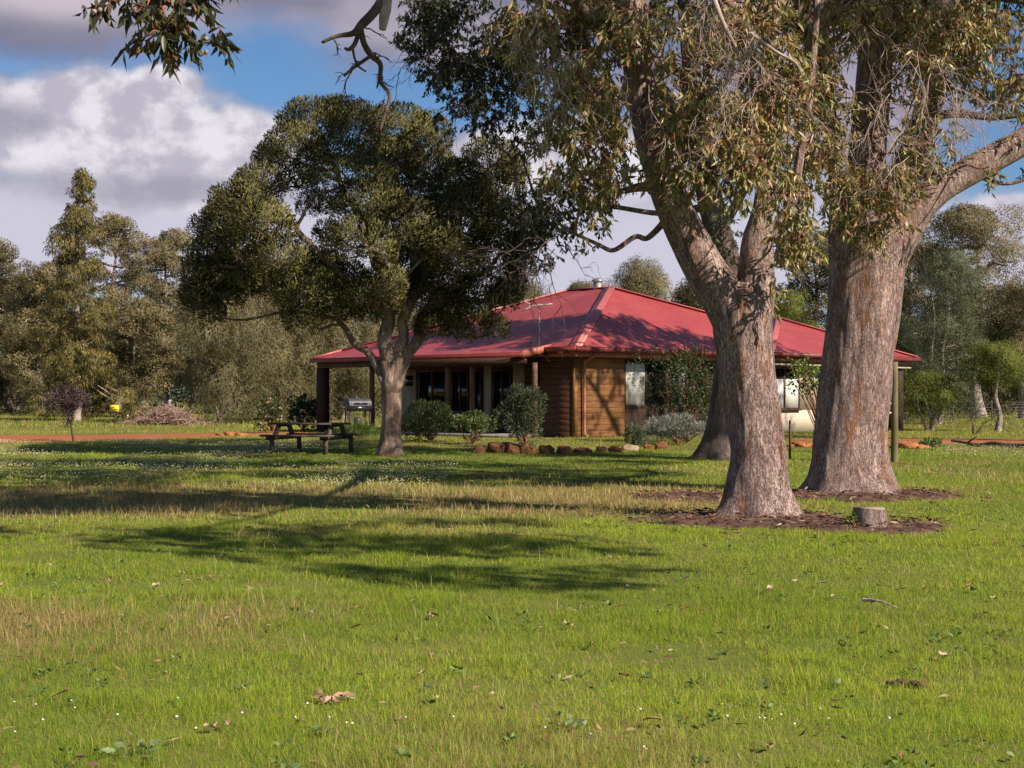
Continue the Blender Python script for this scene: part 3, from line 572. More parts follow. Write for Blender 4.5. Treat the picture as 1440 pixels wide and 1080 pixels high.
    for z in (.4, 1.4, 2.4):  # clumps added up-sun to keep the trunk of the gum behind in shade
        p = np.array([4.25, 30.2, z])+SUND*(11.5-z)/SUND[2]; up.append((720+2000*p[0]/p[1], 557-2000*(p[2]-H)/p[1], .8*2000/p[1], .5*2000/p[1], p[1], 1.0))
    gumblobs(lf, tw, None, up, .18, .055, GUMPAL, r)
    connect(tw, nodes, [at(b[0], b[1]-b[3]*.3, b[4]) for b in B+up], r, .024)
    lf.build('crown', m_gumleaf, t); tag(tw.build('twigs', m_redtwig, t), kind='stuff'); mb = MB()
    for (px, py, k) in ((1300, 90, 6), (1320, 120, 8), (1230, 130, 4), (1250, 190, 4), (1225, 40, 4), (1150, 130, 4), (1270, 210, 4), (1330, 150, 4)):
        for j in range(k): twiggy(mb, at(px+r.uniform(-25, 25), py+r.uniform(-20, 15), 17.9+r.uniform(-.4, .3)), (r.uniform(-.6, .8), r.uniform(-.3, .1), -.7), r.uniform(.5, 1.0), r, rad=.007)
    tag(mb.build('dead_twigs', m_twig, t), kind='stuff')
gum_right()
def gum_behind():
    r = np.random.default_rng(44); D = 30.5; base = at(1006, 644, D); base[2] = 0
    t = empty('gum_tree', base, 'grey gum half hidden behind the forked gum, with dark small leaves', 'tree')
    mb = MB(); P = [at(p, q, D) for p, q in ((1006, 655), (1007, 635), (1012, 600), (1020, 540), (1025, 470), (1027, 410), (1022, 370), (1008, 320), (996, 270), (985, 200), (975, 120), (960, -20), (950, -160))]
    tube(mb, P, [.36, .31, .265, .255, .255, .27, .29, .28, .26, .23, .2, .14, .06], 56, 10, barkdisp(.03, .17, seed=8.1)); mb.build('trunk', m_grey, t, smooth=True)
    n = [catmull(P[6:], 5)]
    n.append(limb(t, [(990, 240, .15), (930, 170, .13), (850, 120, .11), (760, 100, .09), (680, 90, .06), (620, 70, .03)], D, mat=m_grey, seg=14, per=6, amp=.01, seed=1))
    n.append(limb(t, [(985, 215, .12), (900, 90, .1), (800, 20, .08), (680, -20, .05), (610, 0, .03)], D-1, mat=m_grey, seg=14, per=6, amp=.01, seed=2))
    n.append(limb(t, [(1000, 290, .1), (930, 300, .06), (850, 290, .045), (790, 300, .03), (740, 310, .015)], D, mat=m_grey, seg=12, per=6, amp=.008, seed=3))
    n.append(limb(t, [(1012, 330, .1), (1050, 260, .09), (1090, 180, .07), (1120, 60, .05)], D, mat=m_grey, seg=12, per=6, amp=.008, seed=4))
    lf, tw = MB(), MB()
    B = [(600, 45, 45, 38, 29), (640, 20, 60, 40, 29.5), (620, 95, 45, 35, 29.5, .9), (665, 110, 50, 45, 30), (650, 155, 48, 24, 30, .7), (705, 80, 45, 60, 30), (720, 140, 40, 40, 30, .8), (690, 175, 35, 22, 30, .5), (745, 190, 30, 30, 30, .6), (590, 10, 40, 20, 29), (780, 290, 45, 45, 30.5), (735, 310, 40, 40, 30.5), (830, 270, 40, 35, 30.5, .6), (860, 240, 30, 40, 31, .5), (790, 245, 35, 30, 31, .8), (760, 350, 35, 25, 30.5, .35), (820, 330, 35, 25, 31, .3),
         (1110, 250, 40, 50, 31, .5), (1060, 120, 50, 60, 31), (1020, 330, 25, 40, 30, .4), (1120, 350, 25, 40, 31, .3)]
    gumblobs(lf, tw, None, B, .115, .042, DARKPAL, r, .95, droop=.7)
    up = [(r.uniform(650, 1250), r.uniform(-260, 0), r.uniform(50, 90), r.uniform(40, 60), r.uniform(28.5, 33), .6) for _ in range(16)]
    for py, z0, st in ((622, 12.5, 70), (636, 12.2, 80), (652, 12, 90), (668, 12, 105)):  # rows of added clumps above the view that darken the middle lawn
        for px in range(140 if py < 650 else -20, 900 if py > 630 else 560, st):
            Z = z0+r.uniform(-.5, .7); p = gp(px+r.uniform(-25, 25), py+r.uniform(-4, 4))+SUND*Z/SUND[2]; w = r.uniform(1.0, 1.5)
            if r.uniform() < .86: up.append((720+2000*p[0]/p[1], 557-2000*(p[2]-H)/p[1], w*2000/p[1], w*.55*2000/p[1], p[1], .95))
    gumblobs(lf, tw, None, up, .19, .06, DARKPAL, r, droop=.7)
    connect(tw, np.vstack(n), [at(b[0], b[1], b[4]) for b in B+up], r, .035)
    lf.build('crown', m_fineleaf, t); tag(tw.build('twigs', m_grey, t), kind='stuff')
    mb = MB()
    for (px, py, k) in ((600, 40, 6), (640, 60, 5), (690, 120, 4), (740, 370, 5), (790, 350, 4), (720, 355, 3)):
        for j in range(k): twiggy(mb, at(px+r.uniform(-25, 25), py+r.uniform(-15, 15), 29), (r.uniform(-1, .2), r.uniform(-.3, .3), -.4), r.uniform(.7, 1.3), r, rad=.013)
    tag(mb.build('dead_twigs', m_deadlimb, t), kind='stuff')
gum_behind()
def shade_gum():  # tree added beyond the frame so that its crown shades roof and wall
    r = np.random.default_rng(55); base = np.array([20.5, 39., 0])
    t = empty('gum_tree', base, 'tall dark leaved gum mostly out of view at the right, its crown placed to shade the house', 'tree')
    mb = MB(); tube(mb, [base, base+(0, 0, 2), base+(-.4, .1, 5), base+(-1, .4, 8), base+(-2, 1, 12), base+(-3, 1.5, 16.5)], [.55, .45, .4, .34, .24, .06], 32, 8, barkdisp(.03, .25, seed=9.4)); mb.build('trunk', m_grey, t, smooth=True)
    n = []
    for k, (e0, pts) in enumerate(((0, [(-1, .4, 8), (-3.5, -.8, 10.6), (-6, -1.5, 12.6), (-10, -2, 13)]), (1, [(-1.6, .7, 10.5), (-4, 1, 12), (-8, 2.5, 13.2)]), (2, [(-.8, .3, 7), (-3, 0, 8.2), (-5.6, .2, 8.4)]), (3, [(-1.2, .5, 9), (1, 1, 12), (2.4, 1, 15)]))):
        mb = MB(); n.append(tube(mb, [base+np.array(p) for p in pts], np.linspace(.18, .04, len(pts)), 12, 6, barkdisp(.01, seed=k))); mb.build('limb', m_grey, t, smooth=True)
    lf, tw = MB(), MB(); B = []
    for (a, b, z, Z, rx) in ((1.2, 9.5, 3.3, 13.4, 1.0), (1.6, 7.5, 3.5, 13.2, 1.1), (1.7, 5.6, 3.5, 13.6, 1.1), (2.0, 3.6, 3.6, 13.2, 1.2), (2.6, 2.2, 3.8, 13.4, 1.2), (4.6, 1.5, 3.7, 13.2, 1.15), (6.6, 1.0, 3.4, 13.5, 1.0), (8.4, .4, 3.1, 13.2, .9), (.6, 5.5, 3.1, 12.8, .8), (.6, 2.5, 3.1, 12.8, .8)):  # clumps set along the sun's line from roof points to cast the roof shade
        p = np.array([2.02+.7071*(a-b), 45+.7071*(a+b), z]); p = p+SUND*(Z-z)/SUND[2]; B.append((720+2000*p[0]/p[1], 557-2000*(p[2]-H)/p[1], rx*1.15*2000/p[1], rx*.75*2000/p[1], p[1], 1.7))
    for (a, z, Z, k) in ((.9, 2.3, 12.8, .9), (2.0, 2.4, 13.0, .9), (2.9, 2.2, 12.9, .9), (1.4, .35, 12.9, .5), (2.6, .4, 13.1, .5), (2.0, 1.3, 13.0, .22), (4.5, 1.4, 12.8, .8), (6.2, 1.5, 13.2, .6)):  # clumps set along the sun's line to dapple the front wall with shade
        p = np.array([2.02+.7071*(a-.6), 45+.7071*(a+.6), z])+SUND*(Z-z)/SUND[2]; B.append((720+2000*p[0]/p[1], 557-2000*(p[2]-H)/p[1], .62*2000/p[1], .30*2000/p[1], p[1], k))
    for (X, Y, Z, rx, rz, k) in [(15.5, 38, 15.6, 1.6, 1.0, 1), (18.4, 38, 15.5, 2, 1.3, 1), (21.5, 41, 15, 2, 1.4, .8), (23, 41, 13, 1.6, 1.2, .8), (15.2, 40.2, 7.7, .8, .5, .6), (16.4, 40, 8.2, .9, .6, .8)]:
        B.append((720+2000*X/Y, 557-2000*(Z-H)/Y, rx*2000/Y, rz*2000/Y, Y, k*.8))
    gumblobs(lf, tw, None, B, .17, .06, DARKPAL, r, droop=.8)
    connect(tw, np.vstack(n), [at(b[0], b[1], b[4]) for b in B], r, .05)
    lf.build('crown', m_fineleaf, t); tag(tw.build('twigs', m_grey, t), kind='stuff')
shade_gum()

# ------------------------------------------------------------------ the paperbark before the house
def paperbark():
    r = np.random.default_rng(66); D = 32.2; base = at(549, 641, D); base[2] = 0
    t = empty('paperbark_tree', base, 'spreading paperbark with clumped olive foliage beside the picnic table', 'tree')
    mb = MB(); P = [at(p, q, D) for p, q in ((549, 655), (549, 636), (550, 610), (551, 570), (549, 535), (547, 510), (548, 488))]
    tube(mb, P, [.25, .225, .205, .205, .215, .20, .06], 64, 10, barkdisp(.03, .10, seed=4.4)); mb.build('trunk', m_paper, t, smooth=True)
    n = []
    for k, (pts) in enumerate(([(549, 580, .08), (545, 540, .10), (520, 508, .085), (498, 482, .075), (478, 448, .06), (450, 415, .06, 31.5), (410, 390, .04, 31), (350, 375, .025, 31)],
                               [(549, 585, .12), (547, 535, .165), (543, 490, .16), (548, 440, .13), (540, 390, .12), (520, 340, .1), (500, 290, .075), (470, 240, .05), (440, 190, .03)],
                               [(550, 585, .12), (552, 535, .15), (563, 495, .13), (572, 450, .11), (590, 400, .11), (596, 350, .10), (620, 300, .08), (660, 260, .05), (690, 235, .03)],
                               [(551, 580, .08), (556, 530, .13), (585, 478, .12), (600, 440, .10), (640, 410, .08), (680, 380, .05), (710, 350, .03)],
                               [(545, 440, .1), (500, 400, .09, 31), (440, 350, .07, 30.6), (390, 310, .05, 30.5), (340, 295, .03, 30.5)],
                               [(585, 420, .09), (575, 340, .08, 32.6), (560, 260, .06, 33), (555, 195, .035, 33)],
                               [(575, 450, .08), (560, 400, .07, 31), (530, 360, .05, 30), (500, 330, .03, 29.6)])):
        n.append(limb(t, pts, D, mat=m_paper, seg=18, per=7, amp=.014, seed=k, wob=.25))
    lf, tw, sf = MB(), MB(), []
    puffs = [(440, 172, 46, 30, 32.5), (480, 160, 36, 22, 33), (505, 178, 42, 30, 32), (560, 182, 44, 32, 33), (600, 195, 32, 32, 33), (415, 212, 42, 34, 31.5), (380, 225, 22, 22, 32), (470, 218, 44, 26, 31), (492, 248, 62, 24, 30.6), (540, 228, 40, 30, 32.5), (520, 290, 52, 34, 30.4), (365, 262, 34, 28, 31), (340, 290, 46, 32, 30.6), (305, 325, 36, 30, 31), (365, 315, 46, 32, 30), (292, 365, 30, 34, 31.5), (340, 350, 40, 30, 31), (330, 310, 40, 34, 32), (310, 395, 34, 30, 32), (380, 400, 34, 28, 32), (270, 420, 16, 26, 32), (450, 290, 30, 20, 34), (615, 400, 40, 34, 32), (575, 290, 40, 34, 33), (282, 415, 22, 28, 31.5), (300, 440, 16, 20, 31.5), (395, 365, 42, 36, 30.3), (430, 410, 44, 34, 30.6), (425, 445, 26, 26, 31), (565, 320, 52, 42, 30.6), (505, 345, 46, 36, 30), (610, 245, 34, 34, 33), (640, 262, 44, 34, 32), (690, 225, 38, 28, 32.5), (722, 245, 22, 24, 32.5), (700, 268, 34, 28, 31.5), (650, 310, 46, 40, 31.5), (702, 318, 36, 36, 31.5), (640, 372, 42, 36, 31.5), (690, 368, 42, 44, 32), (668, 415, 36, 28, 32), (520, 415, 38, 30, 30.8), (575, 380, 34, 30, 33), (600, 420, 34, 26, 33), (640, 448, 16, 24, 31.8), (696, 462, 20, 20, 31.8), (710, 420, 20, 22, 32), (480, 395, 34, 30, 33.5), (545, 400, 24, 34, 30.6), (620, 340, 30, 36, 30.8), (730, 370, 20, 30, 32), (460, 330, 18, 18, 33), (350, 395, 26, 18, 31), (480, 440, 26, 18, 33), (610, 460, 24, 22, 32), (665, 445, 24, 22, 31.6), (590, 345, 40, 34, 33.5), (450, 380, 34, 28, 33), (530, 440, 24, 16, 33), (275, 385, 20, 24, 31), (320, 420, 22, 18, 31.6), (560, 230, 36, 34, 34), (660, 290, 40, 34, 33.5), (745, 330, 20, 30, 32), (420, 255, 24, 22, 32), (720, 400, 18, 24, 32), (655, 470, 13, 13, 31.6)]
    cens = []
    for (px, py, rx, ry, d) in puffs:
        s = d/2000; c = at(px, py, d); rad = np.array([rx, (rx+ry)/2, ry])*s; cens.append(c-np.array([0, 0, rad[2]*.3]))
        n_ = int(rx*ry*s*s*15500); P, u = uneven(c, rad*1.17, r, n_, .20, 2.8, .34); u = unit(u)
        k = u[:, 2] > -.55+.25*r.normal(size=len(u)); P, u = P[k], u[k]
        Dn = u*.6+np.array([0, 0, .55])+r.normal(size=P.shape)*.45
        bias = r.uniform(.75, 1.25)
        C = pal(len(P), [(.098, .096, .032), (.15, .145, .038), (.062, .062, .026), (.135, .10, .06), (.21, .195, .05)], [4, 4, 3, 1.5, 1], .25, r)*bias
        leafset(lf, P, Dn, r.uniform(.06, .12, len(P)), r.uniform(.018, .032, len(P)), C, .15, .1, r, u+np.array([0, 0, .2]), sf, .7)
        for j in range(7):
            v = inball(1, r, .8)[0]; e = c+v*rad; a = c-np.array([0, 0, rad[2]*.4]); tube(tw, [a, (a+e)/2+r.normal(size=3)*.08, e], [.022, .014, .006], 5, 3)
    connect(tw, np.vstack(n), cens, r, .04, .02)
    lf.build('crown', m_needle, t, soft=sf); tag(tw.build('branches', m_paper, t), kind='stuff')
paperbark()
# ------------------------------------------------------------------ the farmhouse (x runs along its right hand wall, y along the verandah)
def house():
    h = empty('farmhouse', (2.02, 45, 0), 'low timber farmhouse with a red iron hipped roof and a verandah', 'house', rz=R(45))
    mr, g = M('red_iron'); o = g.obj(); n = g.noise(o, .8, 5); n2 = g.noise(g.map(o, (.5, .5, 3)), 2, 4)
    c = g.mix(g.ss(n, .35, .65), (.285, .047, .049), (.33, .060, .060)); c = g.mix(g.math('MULTIPLY', g.ss(n2, .5, .75), .3), c, (.36, .095, .09))
    w = g.n('ShaderNodeTexCoord').outputs['UV']
    wv = g.n('ShaderNodeTexWave', _wave_type='BANDS', _bands_direction='X', Scale=.95); g.set(wv, 'Vector', w)
    c = g.mix(g.math('MULTIPLY', wv.outputs['Fac'], .16), c, (.20, .030, .034))
    st = g.noise(g.map(w, (2.2, .22, 1)), 1.4, 6, .65); c = g.mix(g.math('MULTIPLY', g.ss(st, .5, .72), .38), c, (.21, .042, .04)); st2 = g.noise(g.map(w, (.5, .5, 1)), 1.0, 7, .7); c = g.mix(g.math('MULTIPLY', g.ss(st2, .52, .7), .35), c, (.40, .12, .11))
    g.out(g.bsdf(c, .42, wv.outputs['Fac'], .2, .02, spec=.3))
    def roofmesh(name, V, F, parent):
        me = bpy.data.meshes.new(name); me.from_pydata([tuple(v) for v in V], [], F); me.materials.append(mr)
        uv = me.uv_layers.new(name='UVMap')
        for p in me.polygons:
            d = Vector((p.normal.x, p.normal.y, 0)).normalized(); e = Vector((-d.y, d.x, 0))
            for li in p.loop_indices:
                co = me.vertices[me.loops[li].vertex_index].co; uv.data[li].uv = (co.dot(e), co.dot(d))
        ob = bpy.data.objects.new(name, me); COL.objects.link(ob); ob.parent = parent
        s = ob.modifiers.new('thick', 'SOLIDIFY'); s.thickness = .035; s.offset = -1
        return ob
    E = 2.925
    V = [(0, 0, E), (18, 0, E), (6.8, 4.5, 5.40), (6.8, 6.58, 5.40), (0, 11.9, 3.05), (-1.02, 12.3, 2.75), (18, 12.3, 2.75), (0, 1.3, E), (-1.02, 1.3, 2.745)]
    F = [(0, 1, 2), (0, 2, 3, 4, 7), (3, 2, 1, 6), (4, 3, 6, 5), (8, 7, 4, 5)]
    roof = roofmesh('roof', V, F, h)
    W = [(9.18, -.98, E), (19.6, -.98, E), (14.4, 2.28, 4.47), (14.4, 4.6, 4.47), (9.18, 5.5, E+.6), (19.6, 9, E)]
    wing = roofmesh('wing_roof', W, [(0, 1, 2), (0, 2, 3, 4), (3, 2, 1, 5)], h)
    mc = plain('ridge_capping', (.40, .105, .105), .45, .12, 3, .05, spec=.5)
    def cap(a, b, par, wd=.34):
        mb = MB(); a, b = np.array(a, float), np.array(b, float); mb.bar(a+(0, 0, .012), b+(0, 0, .012), wd, .03); mb.bar(a+(0, 0, .03), b+(0, 0, .03), wd*.3, .06)
        mb.build('ridge_cap', mc, par, local=True)
    cap(V[0], V[2], roof, .42); cap(V[2], V[3], roof); cap(V[3], V[4], roof); cap(V[2], V[1], roof); cap(V[4], V[5], roof, .3)
    cap(W[0], W[2], wing, .36); cap(W[2], W[1], wing)
    mg = plain('red_gutter', (.20, .035, .033), .5, .2, 4, .05); mf = plain('salmon_fascia', (.36, .105, .075), .6, .2, 4, .05); mdk = plain('dark_timber', (.050, .022, .014), .7, .4, 5, .3, stretch=(1, 1, 4))
    def gutter(a, b, off, z):
        mb = MB(); a, b = np.array(a, float), np.array(b, float); off = np.array(off, float)
        mb.bar(a+off*.06+(0, 0, z-.075), b+off*.06+(0, 0, z-.075), .11, .15); mb.bar(a+off*.10+(0, 0, z-.008), b+off*.10+(0, 0, z-.008), .05, .022)
        mb.build('gutter', mg, h, local=True)
    gutter((-.06, 0, 0), (18, 0, 0), (0, -1, 0), E); gutter((9.12, -.98, 0), (19.66, -.98, 0), (0, -1, 0), E); gutter((0, -.06, 0), (0, 1.3, 0), (-1, 0, 0), E)
    gutter((-1.02, 1.3, 0), (-1.02, 12.36, 0), (-1, 0, 0), 2.745); gutter((-1.02, 12.3, 0), (18, 12.3, 0), (0, 1, 0), 2.745); gutter((9.18, -.98, 0), (9.18, 0, 0), (-1, 0, 0), E)
    def fascia(a, b, z, hh=.15):
        mb = MB(); mb.bar((a[0], a[1], z), (b[0], b[1], z), .04, hh); mb.build('fascia', mf, h, local=True)
    fascia((.05, .10), (9.2, .10), E-.235); fascia((9.3, -.86), (19.5, -.86), E-.235); fascia((.10, .05), (.10, 1.4), E-.235); fascia((19.5, -.8), (19.5, 6), E-.235)
    mb = MB(); mb.bar((-1.1, 1.3, 2.68), (.55, 1.3, 2.99), .06, .22); mb.build('barge_board', mf, h, local=True)
    mb = MB(); mb.bar((-.88, 1.35, 2.50), (-.88, 12.2, 2.50), .08, .22); mb.build('verandah_beam', mdk, h, local=True)
    # ceiling under the eaves
    ms = plain('eave_lining', (.075, .052, .04), .8, .2, 3, .1)
    mb = MB(); mb.box(.12, 17.9, .13, .62, 2.60, 2.625); mb.box(9.3, 19.45, -.83, -.3, 2.60, 2.625); mb.box(-.82, .6, 1.4, 12.2, 2.63, 2.655); mb.box(.14, .6, .64, 1.4, 2.60, 2.626); mb.build('soffit', ms, h, local=True)
    # timber walls: rounded boards laid one on another
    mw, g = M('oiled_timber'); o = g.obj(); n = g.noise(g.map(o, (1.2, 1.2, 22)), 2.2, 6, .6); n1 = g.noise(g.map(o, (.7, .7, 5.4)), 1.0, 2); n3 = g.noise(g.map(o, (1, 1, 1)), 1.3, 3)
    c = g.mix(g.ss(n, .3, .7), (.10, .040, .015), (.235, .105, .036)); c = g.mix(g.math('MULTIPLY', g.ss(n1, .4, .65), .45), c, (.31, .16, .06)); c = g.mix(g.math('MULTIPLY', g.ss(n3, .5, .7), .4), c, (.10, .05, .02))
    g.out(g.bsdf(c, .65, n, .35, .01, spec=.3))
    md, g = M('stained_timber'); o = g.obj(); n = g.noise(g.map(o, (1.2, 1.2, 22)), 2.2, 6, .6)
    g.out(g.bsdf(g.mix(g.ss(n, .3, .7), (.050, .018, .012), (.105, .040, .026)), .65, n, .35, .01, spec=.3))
    def boards(mb, a, b, nrm, z0, z1, bh=.19, th=.022):
        a, b, nrm = np.array([*a, 0.]), np.array([*b, 0.]), np.array([*nrm, 0.]); z = z0
        while z < z1-.02:
            t = min(z+bh, z1); prof = [(0, .0), (.8*th, .004), (th, .012), (.85*th, t-z-.012), (.75*th, t-z-.004), (0, t-z)]
            v = [p+nrm*o_+np.array([0, 0, z+q]) for p in (a, b) for o_, q in prof]
            mb.add(v, [(i, i+1, i+7, i+6) for i in range(5)], [(0, 2, 1), (0, 3, 2), (0, 4, 3), (0, 5, 4), (6, 7, 8), (6, 8, 9), (6, 9, 10), (6, 10, 11)]); z = t
    mb = MB(); boards(mb, (.66, .6), (3.05, .6), (0, -1), .02, 2.6); mb.box(.6, 3.05, .6, .72, 0, 2.6); mb.build('timber_wall', mw, h, local=True)
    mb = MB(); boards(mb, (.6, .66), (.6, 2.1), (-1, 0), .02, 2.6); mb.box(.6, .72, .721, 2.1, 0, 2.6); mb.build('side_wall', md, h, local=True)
    mb = MB(); mb.box(.53, .66, .53, .66, 0, 2.6); mb.build('corner_post', mw, h, local=True)
    # long verandah wall: dark boards with pale rendered panels, doors and windows
    L = 1.9
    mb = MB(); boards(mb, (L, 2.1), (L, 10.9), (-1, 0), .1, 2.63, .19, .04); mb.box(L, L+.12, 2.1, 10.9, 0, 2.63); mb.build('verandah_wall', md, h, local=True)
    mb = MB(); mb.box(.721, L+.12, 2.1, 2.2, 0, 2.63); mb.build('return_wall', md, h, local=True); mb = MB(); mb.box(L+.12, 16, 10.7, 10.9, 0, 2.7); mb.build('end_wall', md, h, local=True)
    mp = plain('cream_panel', (.40, .345, .255), .85, .12, 2, .1); mgl, g = M('dark_glass'); g.out(g.bsdf((.012, .012, .014), .06, g.noise(g.obj(), .7, 2), .05, .05, spec=.7))
    mfr = plain('window_frame', (.060, .030, .022), .5, .3, 4, .1); mwh = plain('white_blind', (.66, .64, .60), .7, .08, 5, .05, stretch=(1, 1, 8)); mgy = plain('grey_blind', (.46, .47, .49), .7, .08, 5, .05, stretch=(1, 1, 8))
    xw = L-.045
    def wing_window(y0, y1, z0, z1, blinds, x, nrm_axis, sash=1, sill=True):
        """window whose frame is a part and panes, blinds and sill its sub-parts; runs along y when nrm_axis is x, else along x"""
        def bx(mb, u0, u1, w0, w1, q0, q1):
            mb.box(x-w1, x-w0, u0, u1, q0, q1) if nrm_axis == 'x' else mb.box(u0, u1, x-w1, x-w0, q0, q1)
        mb = MB(); f = .06
        bx(mb, y0, y1, 0, .06, z0, z0+f); bx(mb, y0, y1, 0, .06, z1-f, z1); bx(mb, y0, y0+f, 0, .06, z0+f, z1-f); bx(mb, y1-f, y1, 0, .06, z0+f, z1-f)
        for k in range(1, sash+1):
            m_ = y0+(y1-y0)*k/(sash+1); bx(mb, m_-.035, m_+.035, 0, .055, z0+f, z1-f)
        fr = mb.build('window', mfr, h, local=True)
        mb = MB(); bx(mb, y0+f, y1-f, .004, .014, z0+f, z1-f); mb.build('pane', mgl, fr, local=True)
        for (b0, b1, q0, q1, mm) in blinds:
            mb = MB(); bx(mb, b0, b1, .018, .036, q0, q1); mb.build('blind', mm, fr, local=True)
        if sill:
            mb = MB(); bx(mb, y0-.05, y1+.05, 0, .12, z0-.05, z0-.002); mb.build('sill', mfr, fr, local=True)
    def yl(px, x): k = (px-720)/2000; return (2.02+.7071*x-k*(45+.7071*x))/(.7071*(1+k))
    for (p0, p1) in ((738, 722), (691, 681)):
        mb = MB(); mb.box(xw-.02, xw, yl(p0, xw), yl(p1, xw), .1, 2.45); mb.build('cream_panel', mp, h, local=True)
    for (p0, p1, z0) in ((720, 694, .75), (678, 668, .12), (660, 636, .75), (628, 590, .75)):
        wing_window(yl(p0, xw), yl(p1, xw), z0, 2.3, [], xw, 'x', 1 if z0 > .5 else 0)
    y0, y1 = yl(586, xw), yl(564, xw); mb = MB(); mb.box(xw-.05, xw, y0, y1, .1, 2.35); d = mb.build('door', mp, h, local=True)
    mb = MB(); mb.box(xw-.056, xw-.05, y0+.15, y1-.15, 1.72, 2.12); mb.build('door_pane', mgl, d, local=True); mb = MB(); mb.bar((xw-.09, y0+.1, 1.0), (xw-.05, y0+.1, 1.0), .03, .12); mb.build('handle', mfr, d, local=True)
    # right hand wall, front range: boards, then a window bay over dark brick
    mbk, g = M('brown_brick'); o = g.obj(); br = g.n('ShaderNodeTexBrick', Scale=4.2, Mortar__Size=.02); br.inputs['Color1'].default_value = (.055, .027, .02, 1); br.inputs['Color2'].default_value = (.038, .02, .015, 1); br.inputs['Mortar'].default_value = (.07, .058, .05, 1)
    g.set(br, 'Vector', g.map(o, (1, 1, 1), rot=(R(90), 0, 0))); g.out(g.bsdf(br.outputs[0], .9, spec=.2))
    mcb, g = M('cream_brick'); o = g.obj(); br = g.n('ShaderNodeTexBrick', Scale=2.6, Mortar__Size=.014, Bias=.2); br.inputs['Color1'].default_value = (.60, .52, .41, 1); br.inputs['Color2'].default_value = (.52, .45, .36, 1); br.inputs['Mortar'].default_value = (.45, .40, .33, 1)
    sx = g.n('ShaderNodeSeparateXYZ'); g.set(sx, 'i0', o); cx = g.n('ShaderNodeCombineXYZ'); g.set(cx, 'i0', sx.outputs[0]); g.set(cx, 'i1', sx.outputs[2]); g.set(br, 'Vector', cx.outputs[0]); g.out(g.bsdf(br.outputs[0], .9, spec=.2))
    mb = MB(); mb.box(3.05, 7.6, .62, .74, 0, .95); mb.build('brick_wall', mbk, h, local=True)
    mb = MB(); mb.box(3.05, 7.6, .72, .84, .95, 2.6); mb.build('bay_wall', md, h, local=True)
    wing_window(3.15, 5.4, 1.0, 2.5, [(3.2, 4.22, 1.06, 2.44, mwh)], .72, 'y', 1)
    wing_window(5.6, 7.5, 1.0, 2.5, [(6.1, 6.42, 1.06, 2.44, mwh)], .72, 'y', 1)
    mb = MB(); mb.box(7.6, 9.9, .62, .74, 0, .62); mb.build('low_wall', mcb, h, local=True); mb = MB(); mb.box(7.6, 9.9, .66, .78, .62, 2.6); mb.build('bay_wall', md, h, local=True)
    # the wing: cream brick, blinds and a pale lining under the eave
    yw = -.28
    mb = MB(); mb.box(9.9, 19, yw, yw+.12, 0, .82); mb.box(9.9, 10.02, yw+.12, 4, 0, 2.6); mb.build('cream_wall', mcb, h, local=True)
    mb = MB(); mb.box(9.9, 19, yw+.02, yw+.14, .82, 2.6); mb.build('upper_wall', mp, h, local=True)
    wing_window(10.1, 12.05, .86, 2.42, [(10.16, 11.02, .92, 1.98, mgy), (11.16, 12.0, .92, 1.98, mwh)], yw, 'y', 1)
    wing_window(13.4, 15.4, .86, 2.42, [(13.46, 14.3, .92, 2.36, mwh)], yw, 'y', 1)
    mb = MB(); mb.bar((9.4, -.80, 2.50), (19.4, -.80, 2.50), .05, .06); mb.build('eave_beam', mp, h, local=True)
    mb = MB(); mb.box(18.5, 19.0, -.7, -.36, 0, 2.5); mb.build('brick_pier', mbk, h, local=True)
    # posts, floor, downpipe
    mpost = plain('round_post', (.12, .062, .036), .8, .3, 5, .3, stretch=(1, 1, 3))
    for px in (752, 664, 630, 523):
        x = -.62; y = yl(px, x); mb = MB(); tube(mb, [(x, y, 0), (x, y, 1.2), (x, y, 2.42)], [.10, .092, .088], 14, 3, barkdisp(.006, seed=px)); mb.build('verandah_post', mpost, h, smooth=True, local=True)
    y = yl(455, -.7); mb = MB(); mb.box(-.9, -.56, y-.17, y+.17, 0, 2.42); mb.box(-.94, -.52, y-.21, y+.21, 0, .12); mb.build('brick_pier', mbk, h, local=True)
    mb = MB(); mb.box(-.8, L+.0, 2.15, 12.1, 0, .10); mb.build('verandah_floor', plain('concrete', (.22, .20, .18), .9, .2, 3, .2), h, local=True)
    mb = MB(); x = .92; tube(mb, [(x, -.05, 2.72), (x, .1, 2.62), (x, .36, 2.5), (x, .45, 2.4), (x, .46, .25), (x, .44, .1), (x, .3, .04)], .042, 10, 6); mb.build('downpipe', plain('copper_pipe', (.36, .15, .085), .5, .25, 4, .05), h, smooth=True, local=True)
    # flue on the ridge and the aerial above the verandah
    mm = plain('galvanised', (.33, .31, .30), .5, .3, 6, .1, metal=.6); ch = MB(); a = np.array((6.8, 5.1, 5.3))
    tube(ch, [a, a+(0, 0, .32)], .17, 16, 1, cap=True); tube(ch, [a+(0, 0, .36), a+(0, 0, .42)], .23, 16, 1); tube(ch, [a+(0, 0, .42), a+(0, 0, .50)], [.21, .05], 16, 1); ch.build('chimney_flue', mm, h, smooth=False, local=True)
    p = np.array((.15, 1.75, 2.75)); mb = MB(); tube(mb, [p, p+(0, 0, 1.62)], .02, 8, 1); an = mb.build('antenna', mm, h, local=True)
    mb = MB(); q = p+np.array((0, 0, 1.55)); mb.bar(q+(-.35, .35, -.03), q+(.3, -.3, .06), .03, .03)
    for k in np.linspace(-.32, .28, 8): e = q+np.array((k, -k, .01+.07*k)); mb.bar(e+(-.17, -.17, 0), e+(.17, .17, 0), .014, .014)
